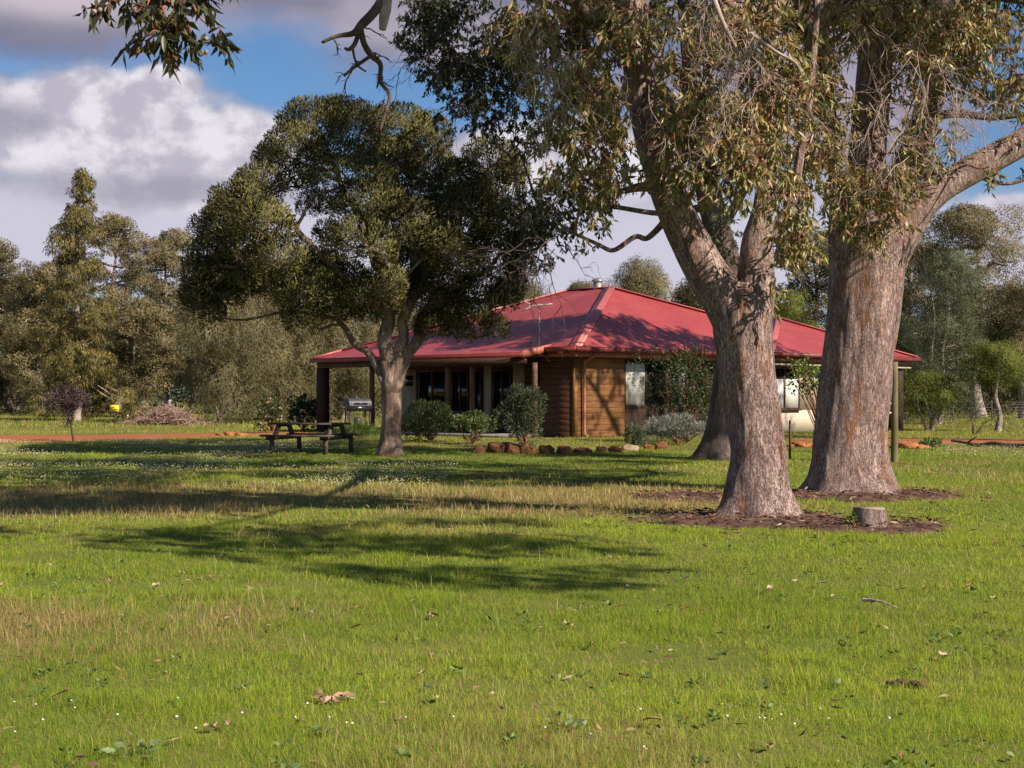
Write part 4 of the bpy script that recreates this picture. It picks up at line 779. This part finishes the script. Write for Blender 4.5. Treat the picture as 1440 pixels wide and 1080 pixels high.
    mb.bar(q+(-.2, .2, .05), q+(-.42, .42, .16), .26, .012); mb.bar(q+(-.2, .2, -.05), q+(-.42, .42, -.2), .26, .012)
    mb.build('aerial_elements', plain('white_metal', (.6, .6, .6), .4, .1), an, local=True)
house()

# ------------------------------------------------------------------ yard things
def yard():
    r = np.random.default_rng(8); md = plain('weathered_timber', (.085, .062, .052), .8, .4, 5, .4, stretch=(1, 1, 1))
    # picnic table
    c = gp(430, 636); c[1] = 33.6; c[0] = (436-720)/2000*33.6; t = empty('picnic_table', c, 'dark timber picnic table with two fixed benches beside the paperbark', 'table', rz=R(-17))
    def part(name, mb): return mb.build(name, md, t, local=True)
    hl = .88
    mb = MB()
    for k in range(5): mb.bar((-hl, -.30+.15*k, .70), (hl, -.30+.15*k, .70), .14, .045)
    part('tabletop', mb)
    for s in (-1, 1):
        mb = MB()
        for k in range(2): mb.bar((-hl, s*(.64+.15*k), .43), (hl, s*(.64+.15*k), .43), .14, .045)
        part('bench', mb)
    for x in (-.68, .68):
        for s in (-1, 1): mb = MB(); mb.bar((x, s*.26, .67), (x, s*.52, .36), .05, .11, up=(1, 0, 0)); part('brace', mb); mb = MB(); mb.bar((x+.05, s*.72, .405), (x+.05, s*.74, 0), .10, .05, up=(0, 1, 0)); part('leg', mb)
        mb = MB(); mb.bar((x-.05, -.80, .37), (x-.05, .80, .37), .045, .09); part('crossbeam', mb); mb = MB(); mb.bar((x, -.34, .65), (x, .34, .65), .06, .05); part('top_batten', mb)
    # barbecue on the verandah end
    d = 49.5; p = np.array([(503-720)/2000*d, d, .10]); b = empty('barbecue', p, 'hooded gas barbecue on legs at the end of the verandah', 'barbecue', rz=R(30))
    mk = plain('black_enamel', (.02, .02, .022), .3, .3, 5, .05, spec=.6); mst = plain('steel', (.055, .055, .065), .5, .2, 6, .05, metal=.3)
    mb = MB(); n = 10
    for k in range(n):
        a0, a1 = math.pi*k/n, math.pi*(k+1)/n
        f = lambda a, x: (x, -.27*math.cos(a), .92+.27*math.sin(a))
        mb.add([f(a0, -.42), f(a0, .42), f(a1, .42), f(a1, -.42)], [(0, 1, 2, 3)])
        for x in (-.42, .42): mb.add([f(a0, x), f(a1, x), (x, 0, .92)], None, [(0, 1, 2)])
    hd = mb.build('hood', mst, b, local=True); mb = MB(); mb.bar((-.25, -.30, 1.0), (.25, -.30, 1.0), .03, .03); mb.build('handle', mk, hd, local=True)
    mb = MB(); mb.box(-.42, .42, -.27, .27, .74, .91); mb.build('firebox', mk, b, local=True)
    for s in (-1, 1):
        mb = MB(); mb.box(min(s*.43, s*.78), max(s*.43, s*.78), -.22, .22, .84, .87); mb.build('side_shelf', mk, b, local=True)
        for q in (-1, 1): mb = MB(); mb.bar((s*.36, q*.20, .735), (s*.40, q*.22, .0), .04, .04); mb.build('leg', mst, b, local=True)
    mb = MB(); mb.box(-.37, .37, -.2, .2, .18, .21); mb.build('bottom_shelf', mk, b, local=True); mb = MB(); tube(mb, [(0, 0, .215), (0, 0, .24), (0, 0, .45), (0, 0, .52)], [.1, .13, .13, .05], 14, 3); mb.build('gas_bottle', mst, b, smooth=True, local=True)
    # stump
    p = gp(1222, 744); mb = MB(); tube(mb, [(p[0], p[1], -.03), (p[0], p[1], .05), (p[0], p[1], .14), (p[0]+.005, p[1], .215)], [.185, .165, .155, .15], 40, 5, barkdisp(.014, .03, seed=2.5), cap=False)
    s = mb.build('tree_stump', bark('stump_bark', (.30, .225, .195), (.10, .065, .05), (.26, .15, .09), (.46, .37, .32), .4, .5), smooth=True); s.location = (0, 0, 0); tag(s, 'short sawn grey stump on bare soil in front of the gums', 'stump')
    ml, g = M('sawn_wood'); o = g.obj(); v = g.n('ShaderNodeVectorMath', _operation='DISTANCE'); g.set(v, 'i0', o); v.inputs[1].default_value = (p[0], p[1], .215); wv = g.noise(g.math('MULTIPLY', v.outputs['Value'], 120), 1, 3) if False else g.math('SINE', g.math('MULTIPLY', v.outputs['Value'], 260))
    g.out(g.bsdf(g.mix(g.ss(wv, -1, 1), (.26, .20, .165), (.33, .26, .215)), .9, g.noise(o, 30, 4), .4, .01))
    mb = MB(); tube(mb, [(p[0]+.005, p[1], .195), (p[0]+.005, p[1], .217)], [.158, .150], 40, 2, barkdisp(.014, seed=2.5)); c_ = mb.build('cut_face', ml, s, local=True)
    # rocks edging the bed
    cols = [(.115, .055, .032), (.15, .065, .032), (.20, .085, .036), (.34, .16, .055), (.15, .075, .042), (.17, .075, .035), (.13, .06, .035), (.12, .06, .04), (.20, .09, .045), (.38, .28, .20), (.22, .085, .035), (.24, .10, .045), (.15, .08, .05)]
    names = ['dark brown rock at the left end of the edging', 'large flat brown rock second along from the bed edge', 'reddish sloping rock below the middle shrub', 'square bright orange rock in the edging', 'dark round rock just right of the orange one', 'brown rock below the dark side wall', 'low dark rock below the corner of the house', 'small dark rock below the downpipe', 'orange brown rock below the timber boards', 'pale pinkish rock near the silver bush', 'rusty lump of rock, left of a rusty pair by the silver bush', 'rusty rock at the right end of the edging', 'flat brown rock behind the orange square one']
    spec = [(673, 638, 22, 18), (697, 637, 24, 17), (724, 637, 24, 15), (743, 638, 20, 16), (768, 638, 22, 14), (795, 637, 22, 12), (820, 637, 22, 11), (846, 636, 18, 10), (866, 636, 20, 11), (886, 634, 20, 12), (911, 632, 16, 12), (930, 632, 18, 13), (712, 632, 22, 15)]
    for k, (px, py, w, hh) in enumerate(spec):
        q = gp(px, py); d = q[1]; s = d/2000; rk = MB(); blob_rock(rk, (0, 0, hh*s*(.2+.25*((k*37) % 10)/10)), (w*s*(.42+.2*((k*53) % 10)/10), w*s*.45, hh*s*.55), k+3, 22, 14, .5, cols[k])
        o = rk.build('rock', m_stone, smooth=k != 3); o.location = (q[0], d, -.02); o.rotation_euler = (0, 0, r.uniform(-.4, .4)); tag(o, names[k], 'rock', 'rocks edging the garden bed')
    # tall post with rails, picket
    mo = plain('olive_timber', (.135, .115, .055), .8, .3, 6, .3, stretch=(1, 1, .3)); mp = plain('pale_rail', (.45, .36, .26), .8, .2, 5, .2)
    q = gp(1258, 650); d = q[1]; tr = empty('trellis', q, 'tall olive timber post with pale rails, right of the thick gum', 'trellis')
    for dx in (0, -.62): mb = MB(); tube(mb, [(dx, 0, -.05), (dx, 0, 1.1), (dx*.98, 0, 2.05 if dx == 0 else 1.5)], [.072, .068, .066], 16, 4, barkdisp(.005, seed=dx)); mb.build('post', mo, tr, smooth=True, local=True)
    for z in (1.37, 1.19, 1.0): mb = MB(); mb.bar((-.58, -.02, z), (-.06, -.02, z+.01), .025, .035); mb.build('rail', mp, tr, local=True)
    q = gp(1111, 647); mb = MB(); mb.bar((q[0], q[1], -.02), (q[0]+.0, q[1], .84), .05, .012); mb.bar((q[0], q[1], -.02), (q[0], q[1]-.0, .83), .012, .05)
    tag(mb.build('steel_picket', plain('rusty_steel', (.09, .055, .045), .7, .4, 12, .2, metal=.4)), 'thin rusty steel picket standing between the two big gums', 'picket')
    # earth mounds by the track
    for (px, py, w, hh, lab) in ((327, 613, 46, 9, 'heap of orange rubble at the end of the track by the table'), (1277, 631, 52, 14, 'heap of orange earth at the foot of the trellis post'), (1126, 629, 44, 12, 'heap of orange earth seen between the two big gums')):
        q = gp(px, py); s = q[1]/2000; mb = MB()
        for k in range(16):
            a = r.normal(size=2)*.33; e = max(.25, 1-np.hypot(*a)*1.0); blob_rock(mb, (a[0]*w*s*.8, a[1]*w*s*.5, hh*s*.30*e), (w*s*.17*e+.03, w*s*.15*e+.03, hh*s*.5*e), k+px, 10, 8, .5, tuple(np.array((.42, .17, .065))*r.uniform(.7, 1.15)))
        o = mb.build('earth_mound', m_stone); o.location = q; tag(o, lab, 'mound')
    # fallen branch on the right
    mb = MB(); a = gp(1338, 628); b = np.array([(1450-720)/2000*36.5, 36.5, .0]); tube(mb, [a+(0, 0, .16), a*.7+b*.3+(0, .1, .08), a*.35+b*.65+(0, 0, .07), b+(0, 0, .06)], [.035, .05, .06, .07], 9, 5, wob=.1); tube(mb, [a*.8+b*.2+(0, 0, .1), a*.72+b*.28+(0, -.3, .3)], [.03, .012], 6, 3)
    tag(mb.build('fallen_branch', m_deadlimb, smooth=True), 'dark fallen branch on the grass at the far right', 'branch')
    # yellow sign
    d = 64; p = at(161, 574, d); sg = empty('sign', (p[0], d, 0), 'small yellow sign on a stake before the fence', 'sign')
    mb = MB(); mb.box(-.2, .2, -.012, .012, .66, .95); mb.build('sign_board', plain('yellow_paint', (.80, .58, .02), .5, .06, 3, .02), sg, local=True)
    mb = MB(); mb.bar((0, .03, 0), (0, .03, .93), .04, .03); mb.build('stake', md, sg, local=True)
    mb = MB(); mb.bar((-.12, -.015, .84), (.03, -.015, .84), .004, .035); mb.bar((-.02, -.015, .76), (.12, -.015, .76), .004, .035); mb.build('printing', plain('dark_ink', (.16, .11, .01), .6, .1), sg, local=True)
yard()

# ------------------------------------------------------------------ fences
def fences():
    r = np.random.default_rng(12); mw = plain('grey_post', (.42, .39, .36), .85, .25, 6, .3); mi = plain('fence_wire', (.16, .15, .14), .5, .2, 6, .0, metal=.5)
    def fence(label, pts, hgt, rad, wires, m):
        f = empty('fence', (pts[0][0], pts[0][1], 0), label, 'fence')
        for (x, y) in pts: mb = MB(); h = hgt*r.uniform(.92, 1.1); tube(mb, [(x, y, 0), (x+r.uniform(-.03, .03), y, h)], rad, 8, 2); mb.build('post', m, f)
        for z in wires:
            mb = MB(); P = [(x, y-.02-rad, z*hgt) for x, y in pts]
            for a, b in zip(P[:-1], P[1:]): mb.bar(a, b, .012, .012)
            mb.build('wire', mi, f)
    fence('grey post and wire fence along the wood at the left', [((px-720)/2000*105, 105+.01*(px-720)*.3) for px in (-80, 4, 88, 172, 245, 310, 382, 455, 530, 610)], 1.0, .11, (.3, .55, .8, .97), mw)
    fence('thin steel fence behind the small trees on the right', [((px-720)/2000*78, 78) for px in (1040, 1100, 1165, 1230, 1290, 1340, 1395, 1450, 1510)], 1.05, .04, (.12, .25, .4, .55, .7, .85, .97), plain('dark_post', (.10, .08, .06), .8, .3, 6, .2))
fences()

# ------------------------------------------------------------------ shrubs
def shrub(name, label, px, py, w, hh, cols, wts, leaf, n, up=.6, stems=9, flowers=None, droop=0, seed=0, group=None, open_=.45, lean=0, cat='shrub', shape=1.0, zr=(.25, .88)):
    r = np.random.default_rng(seed+100); q = gp(px, py); s = q[1]/2000; W, Hh = w*s, hh*s
    t = empty(name, q, label, cat, group); lf, st = MB(), MB()
    k = max(5, int(10*max(1, hh/w))); cen = []
    for j in range(k):
        a = r.uniform(0, 6.28); z = r.uniform(*zr); rr = math.sqrt(max(0, 1-((z-.42)/.60)**2))**shape*r.uniform(.15, .88)
        cen.append(np.array([math.cos(a)*rr*W/2+lean*z*W, math.sin(a)*rr*W/2, z*Hh]))
    for c in cen:
        P, u = uneven(c, np.array([W*.27, W*.25, min(Hh*.27, W*.33)])*r.uniform(.6, 1.15), r, n//k, open_, 2.3, .3)
        P[:, 2] = np.abs(P[:, 2]); u = unit(u)
        D = u+r.normal(size=P.shape)*.5+np.array([0, 0, up-droop])
        leafset(lf, P, D, leaf[0]*r.uniform(.6, 1.3, len(P)), leaf[1]*r.uniform(.7, 1.3, len(P)), pal(len(P), cols, wts, .28, r)*r.uniform(.8, 1.2), .18, .12, r)
        tube(st, [(r.uniform(-.06, .06), r.uniform(-.06, .06), -.02), c*.5+r.normal(size=3)*.05, c], [.022, .014, .006], 5, 3)
        if flowers:
            m = max(2, flowers[1]//k); Pf, _ = uneven(c, np.array([W*.28, W*.26, min(Hh*.28, W*.34)]), r, m, .3, 2, .7); Pf[:, 2] = np.abs(Pf[:, 2])
            for p in Pf: blob_rock(st if False else fl, p, (flowers[2],)*3, 1, 6, 5, .3, tuple(np.array(flowers[0])*r.uniform(.8, 1.2)))
    lf.build('leaves', m_shrub, t, local=True); st.build('stems', m_redtwig, t, local=True); return t
fl = MB()
def shrubs():
    global fl
    g1 = [(.055, .085, .025), (.075, .10, .03), (.04, .06, .02), (.11, .125, .04)]; g2 = [(.085, .105, .055), (.065, .085, .045), (.12, .14, .075)]; gs = [(.20, .21, .19), (.14, .16, .14), (.27, .28, .26)]
    shrub('shrub', 'round dark green bush in the bed, just right of the paperbark', 606, 621, 74, 56, g1, [3, 4, 3, 1], (.11, .025), 5200, .7, seed=1)
    shrub('shrub', 'small yellow green bush between two bigger ones in the bed', 664, 625, 56, 46, [(.10, .13, .04), (.07, .10, .03), (.18, .20, .09)], [3, 3, 1], (.10, .035), 2600, .4, seed=2)
    shrub('shrub', 'tallest grey green bush in the bed, below the barge board', 738, 630, 76, 84, g2, [3, 3, 1.5], (.10, .022), 6800, .6, seed=3)
    fl = MB(); t = shrub('flowering_shrub', 'open tall shrub with red flowers before the bay window', 962, 622, 138, 142, [(.045, .065, .02), (.03, .045, .016), (.09, .105, .03)], [4, 3, 1.3], (.085, .045), 4600, .2, flowers=((.35, .03, .05), 26, .035), seed=4, open_=.5); tag(fl.build('flowers', m_flower, t, local=True), kind='stuff')
    shrub('silver_bush', 'low silver leaved bush below the flowering shrub', 958, 626, 118, 40, gs, [3, 3, 1.5], (.10, .022), 5400, .7, seed=5)
    shrub('silver_bush', 'smaller dusty green bush, left of the flowering shrub by the boards', 893, 628, 36, 28, [(.10, .13, .07), (.15, .17, .11)], [1, 1], (.12, .018), 1500, .9, seed=6)
    shrub('climbing_shrub', 'bright leafy sprays before the cream wing between the two big gums', 1166, 636, 62, 138, [(.10, .15, .03), (.14, .19, .04), (.07, .11, .025)], [3, 2, 2], (.11, .06), 520, .0, seed=7, lean=-.66, open_=.45, shape=.3, zr=(.66, .9))
    fl = MB(); t = shrub('flowering_shrub', 'leafy shrub with dry cream flower heads behind the table', 383, 609, 44, 52, g1, [2, 4, 2, 2], (.15, .06), 900, .3, flowers=((.38, .27, .17), 50, .04), seed=8); tag(fl.build('flowers', m_flower, t, local=True), kind='stuff')
    shrub('shrub', 'dark leafy shrub between the table and the brick pier', 427, 606, 50, 48, [(.03, .05, .02), (.045, .07, .025)], [1, 1], (.14, .07), 1200, .3, seed=9)
    fl = MB(); t = shrub('flowering_shrub', 'small bush with white flowers below the yellow sign', 170, 590, 22, 14, g1, [2, 3, 1, 1], (.14, .07), 500, .4, flowers=((.7, .7, .66), 16, .06), seed=10); tag(fl.build('flowers', m_flower, t, local=True), kind='stuff')
    shrub('tussock', 'rank green tussock at the foot of the barbecue', 500, 618, 80, 18, [(.07, .12, .025), (.11, .16, .03)], [1, 1], (.22, .014), 1500, 1.0, seed=11, cat='tussock')
    shrub('weed', 'leafy green weed growing against the stump', 1201, 745, 18, 22, [(.12, .19, .03), (.17, .22, .05)], [1, 1], (.05, .022), 110, .5, seed=12, cat='weed')
    shrub('weed', 'green weeds at the foot of the orange mound by the track', 1310, 629, 44, 9, [(.07, .12, .03)], [1], (.10, .04), 500, .5, seed=13, cat='weed')
    # young purple leaved tree by the track
    r = np.random.default_rng(9); q = gp(103, 621); D = q[1]; t = empty('sapling', q, 'purple leaved sapling standing by the left end of the track', 'sapling')
    mb = MB(); P = [at(p, y, D)-q for p, y in ((104, 624), (101, 606), (97, 585), (94, 560), (90, 545))]; tube(mb, P, [.035, .03, .026, .02, .008], 8, 5)
    for (a, b) in ((80, 552), (110, 556), (72, 566), (122, 566), (100, 542)): tube(mb, [P[2]+(0, 0, .05), (P[3]+at(a, b, D)-q)/2, at(a, b, D)-q], [.016, .012, .005], 6, 4)
    mb.build('trunk', m_deadlimb, t, local=True, smooth=True); lf = MB()
    for (a, b, rx, ry) in ((92, 555, 22, 14), (78, 562, 18, 13), (108, 561, 18, 14), (92, 572, 16, 14), (96, 592, 6, 12), (120, 570, 10, 9), (70, 572, 8, 8)):
        s = D/2000; Pn, u = uneven(at(a, b, D)-q, np.array([rx, rx, ry])*s, r, int(rx*ry*2.4), .4, 2.5, .2)
        leafset(lf, Pn, u+r.normal(size=Pn.shape)*.7, r.uniform(.05, .10, len(Pn)), r.uniform(.02, .035, len(Pn)), pal(len(Pn), [(.085, .05, .06), (.13, .09, .09), (.06, .035, .04)], [2, 1, 2], .3, r), .2, .1, r)
    lf.build('crown', m_shrub, t, local=True)
    # heap of cut branches
    q = gp(232, 598); mb = MB()
    for k in range(900):
        x = np.clip(r.normal()*.36, -.95, .95); hgt = .8*(.75+.35*math.sin(x*5+1))*(1-abs(x)**2.5); p = np.array([x*2.1, r.normal()*.5, hgt*r.uniform(0, 1)*1.0]); d = unit(np.array([r.normal(), r.normal(), .45*r.normal()+.15])); L = r.uniform(.3, .9)
        a = np.maximum(p-d*L/2, (-9, -9, .0)); b = np.maximum(p+d*L/2, (-9, -9, .01)); mid = (a+b)/2+r.normal(size=3)*.06
        tube(mb, [a, mid, b], [.014, .011, .005], 4, 1, col=np.array([(.36, .24, .20), (.28, .17, .14), (.44, .32, .27)][k % 3]), cap=False)
    Pn = np.column_stack([r.normal(size=2600)*.75, r.normal(size=2600)*.4, np.abs(r.normal(size=2600))*.3]); leafset(mb, Pn, r.normal(size=Pn.shape), .14, .045, pal(2600, [(.36, .22, .17), (.28, .17, .13), (.30, .24, .15)], [2, 2, 1], .3, r), .2, .2, r)
    o = mb.build('brush_pile', m_litter); o.location = q; tag(o, 'heap of cut pinkish dry branches in the far paddock', 'brush pile')
shrubs()

# ------------------------------------------------------------------ trees of the wood
EUC = ([(0.192, 0.169, 0.081), (0.253, 0.205, 0.103), (0.140, 0.126, 0.066), (0.313, 0.217, 0.130)], [4, 3, 3, 1.2]); SHE = ([(0.210, 0.188, 0.096), (0.259, 0.219, 0.118), (0.153, 0.145, 0.069), (0.306, 0.241, 0.147)], [4, 3, 3, 1])
BLU = ([(0.115, 0.136, 0.076), (0.156, 0.178, 0.105), (0.075, 0.089, 0.049)], [4, 3, 3]); LIM = ([(0.152, 0.184, 0.035), (0.216, 0.240, 0.051), (0.096, 0.125, 0.029)], [4, 3, 2]); DRK = ([(0.076, 0.078, 0.041), (0.112, 0.100, 0.053), (0.142, 0.114, 0.068)], [4, 3, 1]); NAR = ([(0.160, 0.146, 0.051), (0.240, 0.196, 0.069), (0.114, 0.107, 0.044), (0.321, 0.225, 0.090)], [4, 3, 3, 1.6])
def tree(label, px, top, w, d, kind, seed, low=.28, trunk=.16, name='gum_tree', group=None, stems=1, lean=0, cat='tree', dens=1.0, bw=None):
    r = np.random.default_rng(seed+500); q = np.array([(px-720)/2000*d, d, 0.]); Ht = H+(557-top)/2000*d; W = w/2000*d
    P_, wt = dict(euc=EUC, she=SHE, blu=BLU, lim=LIM, drk=DRK, nar=NAR)[kind]
    t = empty(name, q, label, cat, group); tb, lf, sf = MB(), MB(), []
    nodes = []
    for s in range(stems):
        ox = (s-(stems-1)/2)*.25*W*.3; k = r.uniform(-1, 1, 4)*W*.05
        pts = [np.array([ox*.3, 0, -.1]), np.array([ox*.7+k[0], k[1], Ht*.18]), np.array([ox*1.6+k[1]+lean*W*.3, k[2], Ht*.42]), np.array([ox*2.4+k[2]+lean*W*.6, k[3], Ht*.66]), np.array([ox*2.6+k[3]+lean*W*.8, 0, Ht*.93])]
        nodes.append(tube(tb, pts, np.array([1.25, .95, .75, .45, .1])*trunk/math.sqrt(stems), 10, 6, barkdisp(.02*trunk/.2, trunk*.3, seed=seed)))
    N = np.vstack(nodes); N = N[N[:, 2] > Ht*.12]
    drape = kind in ('she',); nc = {'euc': 34, 'she': 40, 'blu': 38, 'lim': 18, 'drk': 30, 'nar': 100}[kind]
    s1 = d/2000; cens = []
    for j in range(nc):
        z = low+(1-low)*(j+r.uniform(0, 1))/nc; u = (z-low)/(1-low)
        if kind == 'nar': prof = (1-u)**.85*(.80+.20*math.sin(min(1, u*3.2)*1.57))+.03
        elif kind == 'she': prof = math.sin(math.pi*min(1, .16+u*.86))**.7
        else: prof = math.sin(math.pi*min(1, .14+u*.80))**.62
        prof *= r.uniform(.85, 1.12) if kind != 'nar' else r.uniform(.35, 1.45)
        a = r.uniform(0, 6.28); rr = prof*W/2*math.sqrt(r.uniform(.12, 1))*(.84 if kind != 'nar' else 1.0)
        c = np.array([math.cos(a)*rr+lean*W*.5*u+(W*.10*math.sin(u*7+1)*(1-u*.5) if kind == 'nar' else 0), math.sin(a)*rr, z*Ht]); cens.append(c)
        R0 = {'euc': .19, 'she': .20, 'blu': .22, 'lim': .27, 'drk': .2, 'nar': .17}[kind]*W*r.uniform(.7, 1.25)*(1 if kind != 'nar' else .34+.55*prof)*r.uniform(.7, 1.35)
        rad = np.array([R0, R0, R0*(.70 if kind in ('euc', 'drk') else 1.25 if kind == 'she' else .85)]); c[2] = min(c[2], Ht-rad[2]*.75)
        ls = {'euc': .16, 'she': .30, 'blu': .14, 'lim': .11, 'drk': .16, 'nar': .27}[kind]*.82*max(.75, min(1.5, d/85)); lw = ls*{'euc': .42, 'she': .10, 'blu': .30, 'lim': .30, 'drk': .45, 'nar': .19}[kind]
        n = int(dens*4*math.pi*rad[0]*rad[2]/(ls*lw*.5)*.62); n = min(n, 1700)
        P, v = uneven(c, rad*1.1, r, n, .45, 2.4, .45); v = unit(v)
        if kind == 'she': D = v*.25+np.array([0, 0, -.6])+r.normal(size=P.shape)*.45
        elif kind == 'nar': D = v*.4+np.array([0, 0, -.9])+r.normal(size=P.shape)*.4
        elif kind in ('blu', 'lim'): D = v*.7+np.array([0, 0, .5])+r.normal(size=P.shape)*.5
        else: D = v*.3+np.array([0, 0, -.25])+r.normal(size=P.shape)*.7
        leafset(lf, P, D, ls*r.uniform(.6, 1.35, len(P)), lw*r.uniform(.7, 1.3, len(P)), pal(len(P), P_, wt, .18, r)*r.uniform(.72, 1.25), .2, .12, r, v+np.array([0, 0, .25]), sf, .72)
    connect(tb, N, cens, r, max(.03, trunk*(.34 if kind != 'nar' else .14)), .04)
    tb.build('trunk', m_far_bark if (kind != 'drk') else m_grey, t, smooth=True, local=True); lf.build('crown', m_farleaf, t, local=True, soft=sf)
    return t
def wood():
    G = 'trees of the wood behind the left paddock'; G2 = 'trees behind the house and the right paddock'; SG = 'wispy sheoaks along the paddock'
    tree('tall narrow gum with drooping leaves, rising above the wood', 107, 236, 136, 78, 'nar', 1, .03, .18, group=G)
    tree('gum cut by the left edge, with a loose open top', -12, 338, 110, 104, 'euc', 2, .42, .22, group=G, dens=.8)
    tree('dark low gum at the left edge under the open topped one', 14, 392, 130, 112, 'drk', 3, .12, .25, group=G)
    tree('bushy gum just left of the tall narrow one', 62, 372, 120, 98, 'euc', 4, .12, .2, group=G)
    tree('round topped gum just right of the tall narrow one', 163, 303, 112, 100, 'euc', 5, .18, .26, group=G)
    tree('broad gum whose top is ragged, third from the narrow one', 234, 326, 120, 106, 'euc', 6, .14, .26, group=G)
    tree('brownish gum with a pale forked trunk behind the brush pile', 204, 420, 120, 90, 'euc', 7, .26, .24, group=G, stems=2, lean=-.1)
    tree('dark gum in the shade behind the yellow sign', 130, 440, 120, 112, 'drk', 8, .06, .22, group=G)
    tree('feathery sheoak with pale thin stems, right of the brush pile', 308, 392, 150, 70, 'she', 9, .12, .13, 'sheoak_tree', SG, stems=3)
    tree('feathery sheoak behind the flowering shrub and table', 398, 420, 130, 76, 'she', 10, .08, .12, 'sheoak_tree', SG, stems=2)
    tree('brown feathery sheoak seen through the end of the verandah', 482, 400, 130, 78, 'she', 11, .05, .12, 'sheoak_tree', SG, stems=2)
    tree('tall gum standing behind the left side of the paperbark', 322, 352, 120, 104, 'euc', 12, .15, .24, group=G)
    tree('wide gum hidden largely by the paperbark', 420, 372, 150, 106, 'euc', 13, .1, .24, group=G)
    tree('gum behind the trunk of the paperbark', 530, 392, 140, 98, 'euc', 14, .1, .24, group=G2)
    tree('sheoak top showing over the roof, left of the aerial', 716, 396, 130, 82, 'she', 15, .2, .13, 'sheoak_tree', G2, stems=2)
    tree('sheoak behind the left hip of the roof', 620, 405, 120, 84, 'she', 16, .15, .13, 'sheoak_tree', G2, stems=2)
    tree('grey feathery sheoak top over the ridge, right of the flue', 902, 372, 130, 84, 'she', 17, .2, .14, 'sheoak_tree', G2, stems=2)
    tree('sheoak top over the ridge, left of the flue', 815, 402, 90, 92, 'she', 18, .2, .12, 'sheoak_tree', G2)
    tree('gum behind the fork of the leaning tree', 985, 392, 120, 100, 'euc', 19, .2, .24, group=G2)
    tree('yellow green bushy tree above the wing roof between the big gums', 1110, 412, 70, 74, 'lim', 20, .2, .12, 'wattle_tree', G2)
    tree('dark gum behind the yellow green bushy tree', 1148, 330, 150, 98, 'drk', 21, .15, .26, group=G2)
    tree('blue green dense wattle at the right of the house', 1318, 358, 138, 68, 'blu', 22, .10, .14, 'wattle_tree', G2, stems=2, dens=2.2)
    tree('grey leafy wattle close against the right end of the house', 1268, 450, 60, 72, 'blu', 23, .06, .10, 'wattle_tree', G2)
    tree('biggest olive crowned gum rising at the right edge', 1378, 290, 190, 92, 'euc', 24, .34, .34, group=G2, dens=1.1)
    tree('gum crown between the thick trunk and the biggest right gum', 1285, 312, 110, 104, 'euc', 25, .3, .26, group=G2)
    tree('brown gum with bare pale limbs at the right edge', 1438, 400, 120, 84, 'euc', 26, .18, .22, group=G2, dens=.8)
    tree('dark gum behind the small white trunked tree', 1370, 440, 150, 100, 'drk', 27, .05, .22, group=G2)
    tree('small lime green tree with a white trunk on the right', 1402, 486, 88, 54, 'lim', 28, .60, .10, 'paperbark_sapling', G2)
    tree('low bright green tree with several stems by the right track', 1308, 528, 84, 55, 'lim', 29, .42, .08, 'wattle_tree', G2, stems=4)
    r = np.random.default_rng(77)
    mb, q = MB(), gp(1369, 612)
    for k in range(3): twiggy(mb, (r.uniform(-.05, .05), 0, 0), (r.uniform(-.2, .2), 0, 1), 1.5, r, 0, .022)
    o = mb.build('bare_sapling', m_deadlimb); o.location = q; tag(o, 'leafless grey sapling beside the small lime green tree', 'sapling')
    # far wood that reads as one mass
    lf, tb = MB(), MB()
    for k in range(80):
        x = -75+150*(k+.5)/80; y = r.uniform(118, 140); hh = r.uniform(5, 11.5); c0 = np.array([x, y, 0]); tube(tb, [c0, c0+(r.normal()*.3, 0, hh*.5), c0+(r.normal()*.6, 0, hh*.9)], [.25, .18, .05], 6, 3)
        for j in range(6):
            c = c0+np.array([r.normal()*1.3, r.normal()*1, hh*(.10+.9*(j+.5)/6)]); P, v = uneven(c, np.array([1.9, 1.5, 1.4]), r, 260, .4, 2, .3)
            P[:, 2] = np.maximum(P[:, 2], .1); leafset(lf, P, v+r.normal(size=P.shape)*.6, .42*r.uniform(.6, 1.3, len(P)), .18, pal(len(P), [(.09, .088, .046), (.068, .066, .036), (.125, .112, .06)], [3, 3, 1], .25, r)*r.uniform(.7, 1.2), .2, .1, r)
    a = lf.build('far_woods', m_farleaf); tag(a, 'far dark wood closing the paddocks', 'wood', kind='stuff'); b = tb.build('far_trunks', m_grey, a); tag(b, kind='stuff')
wood()
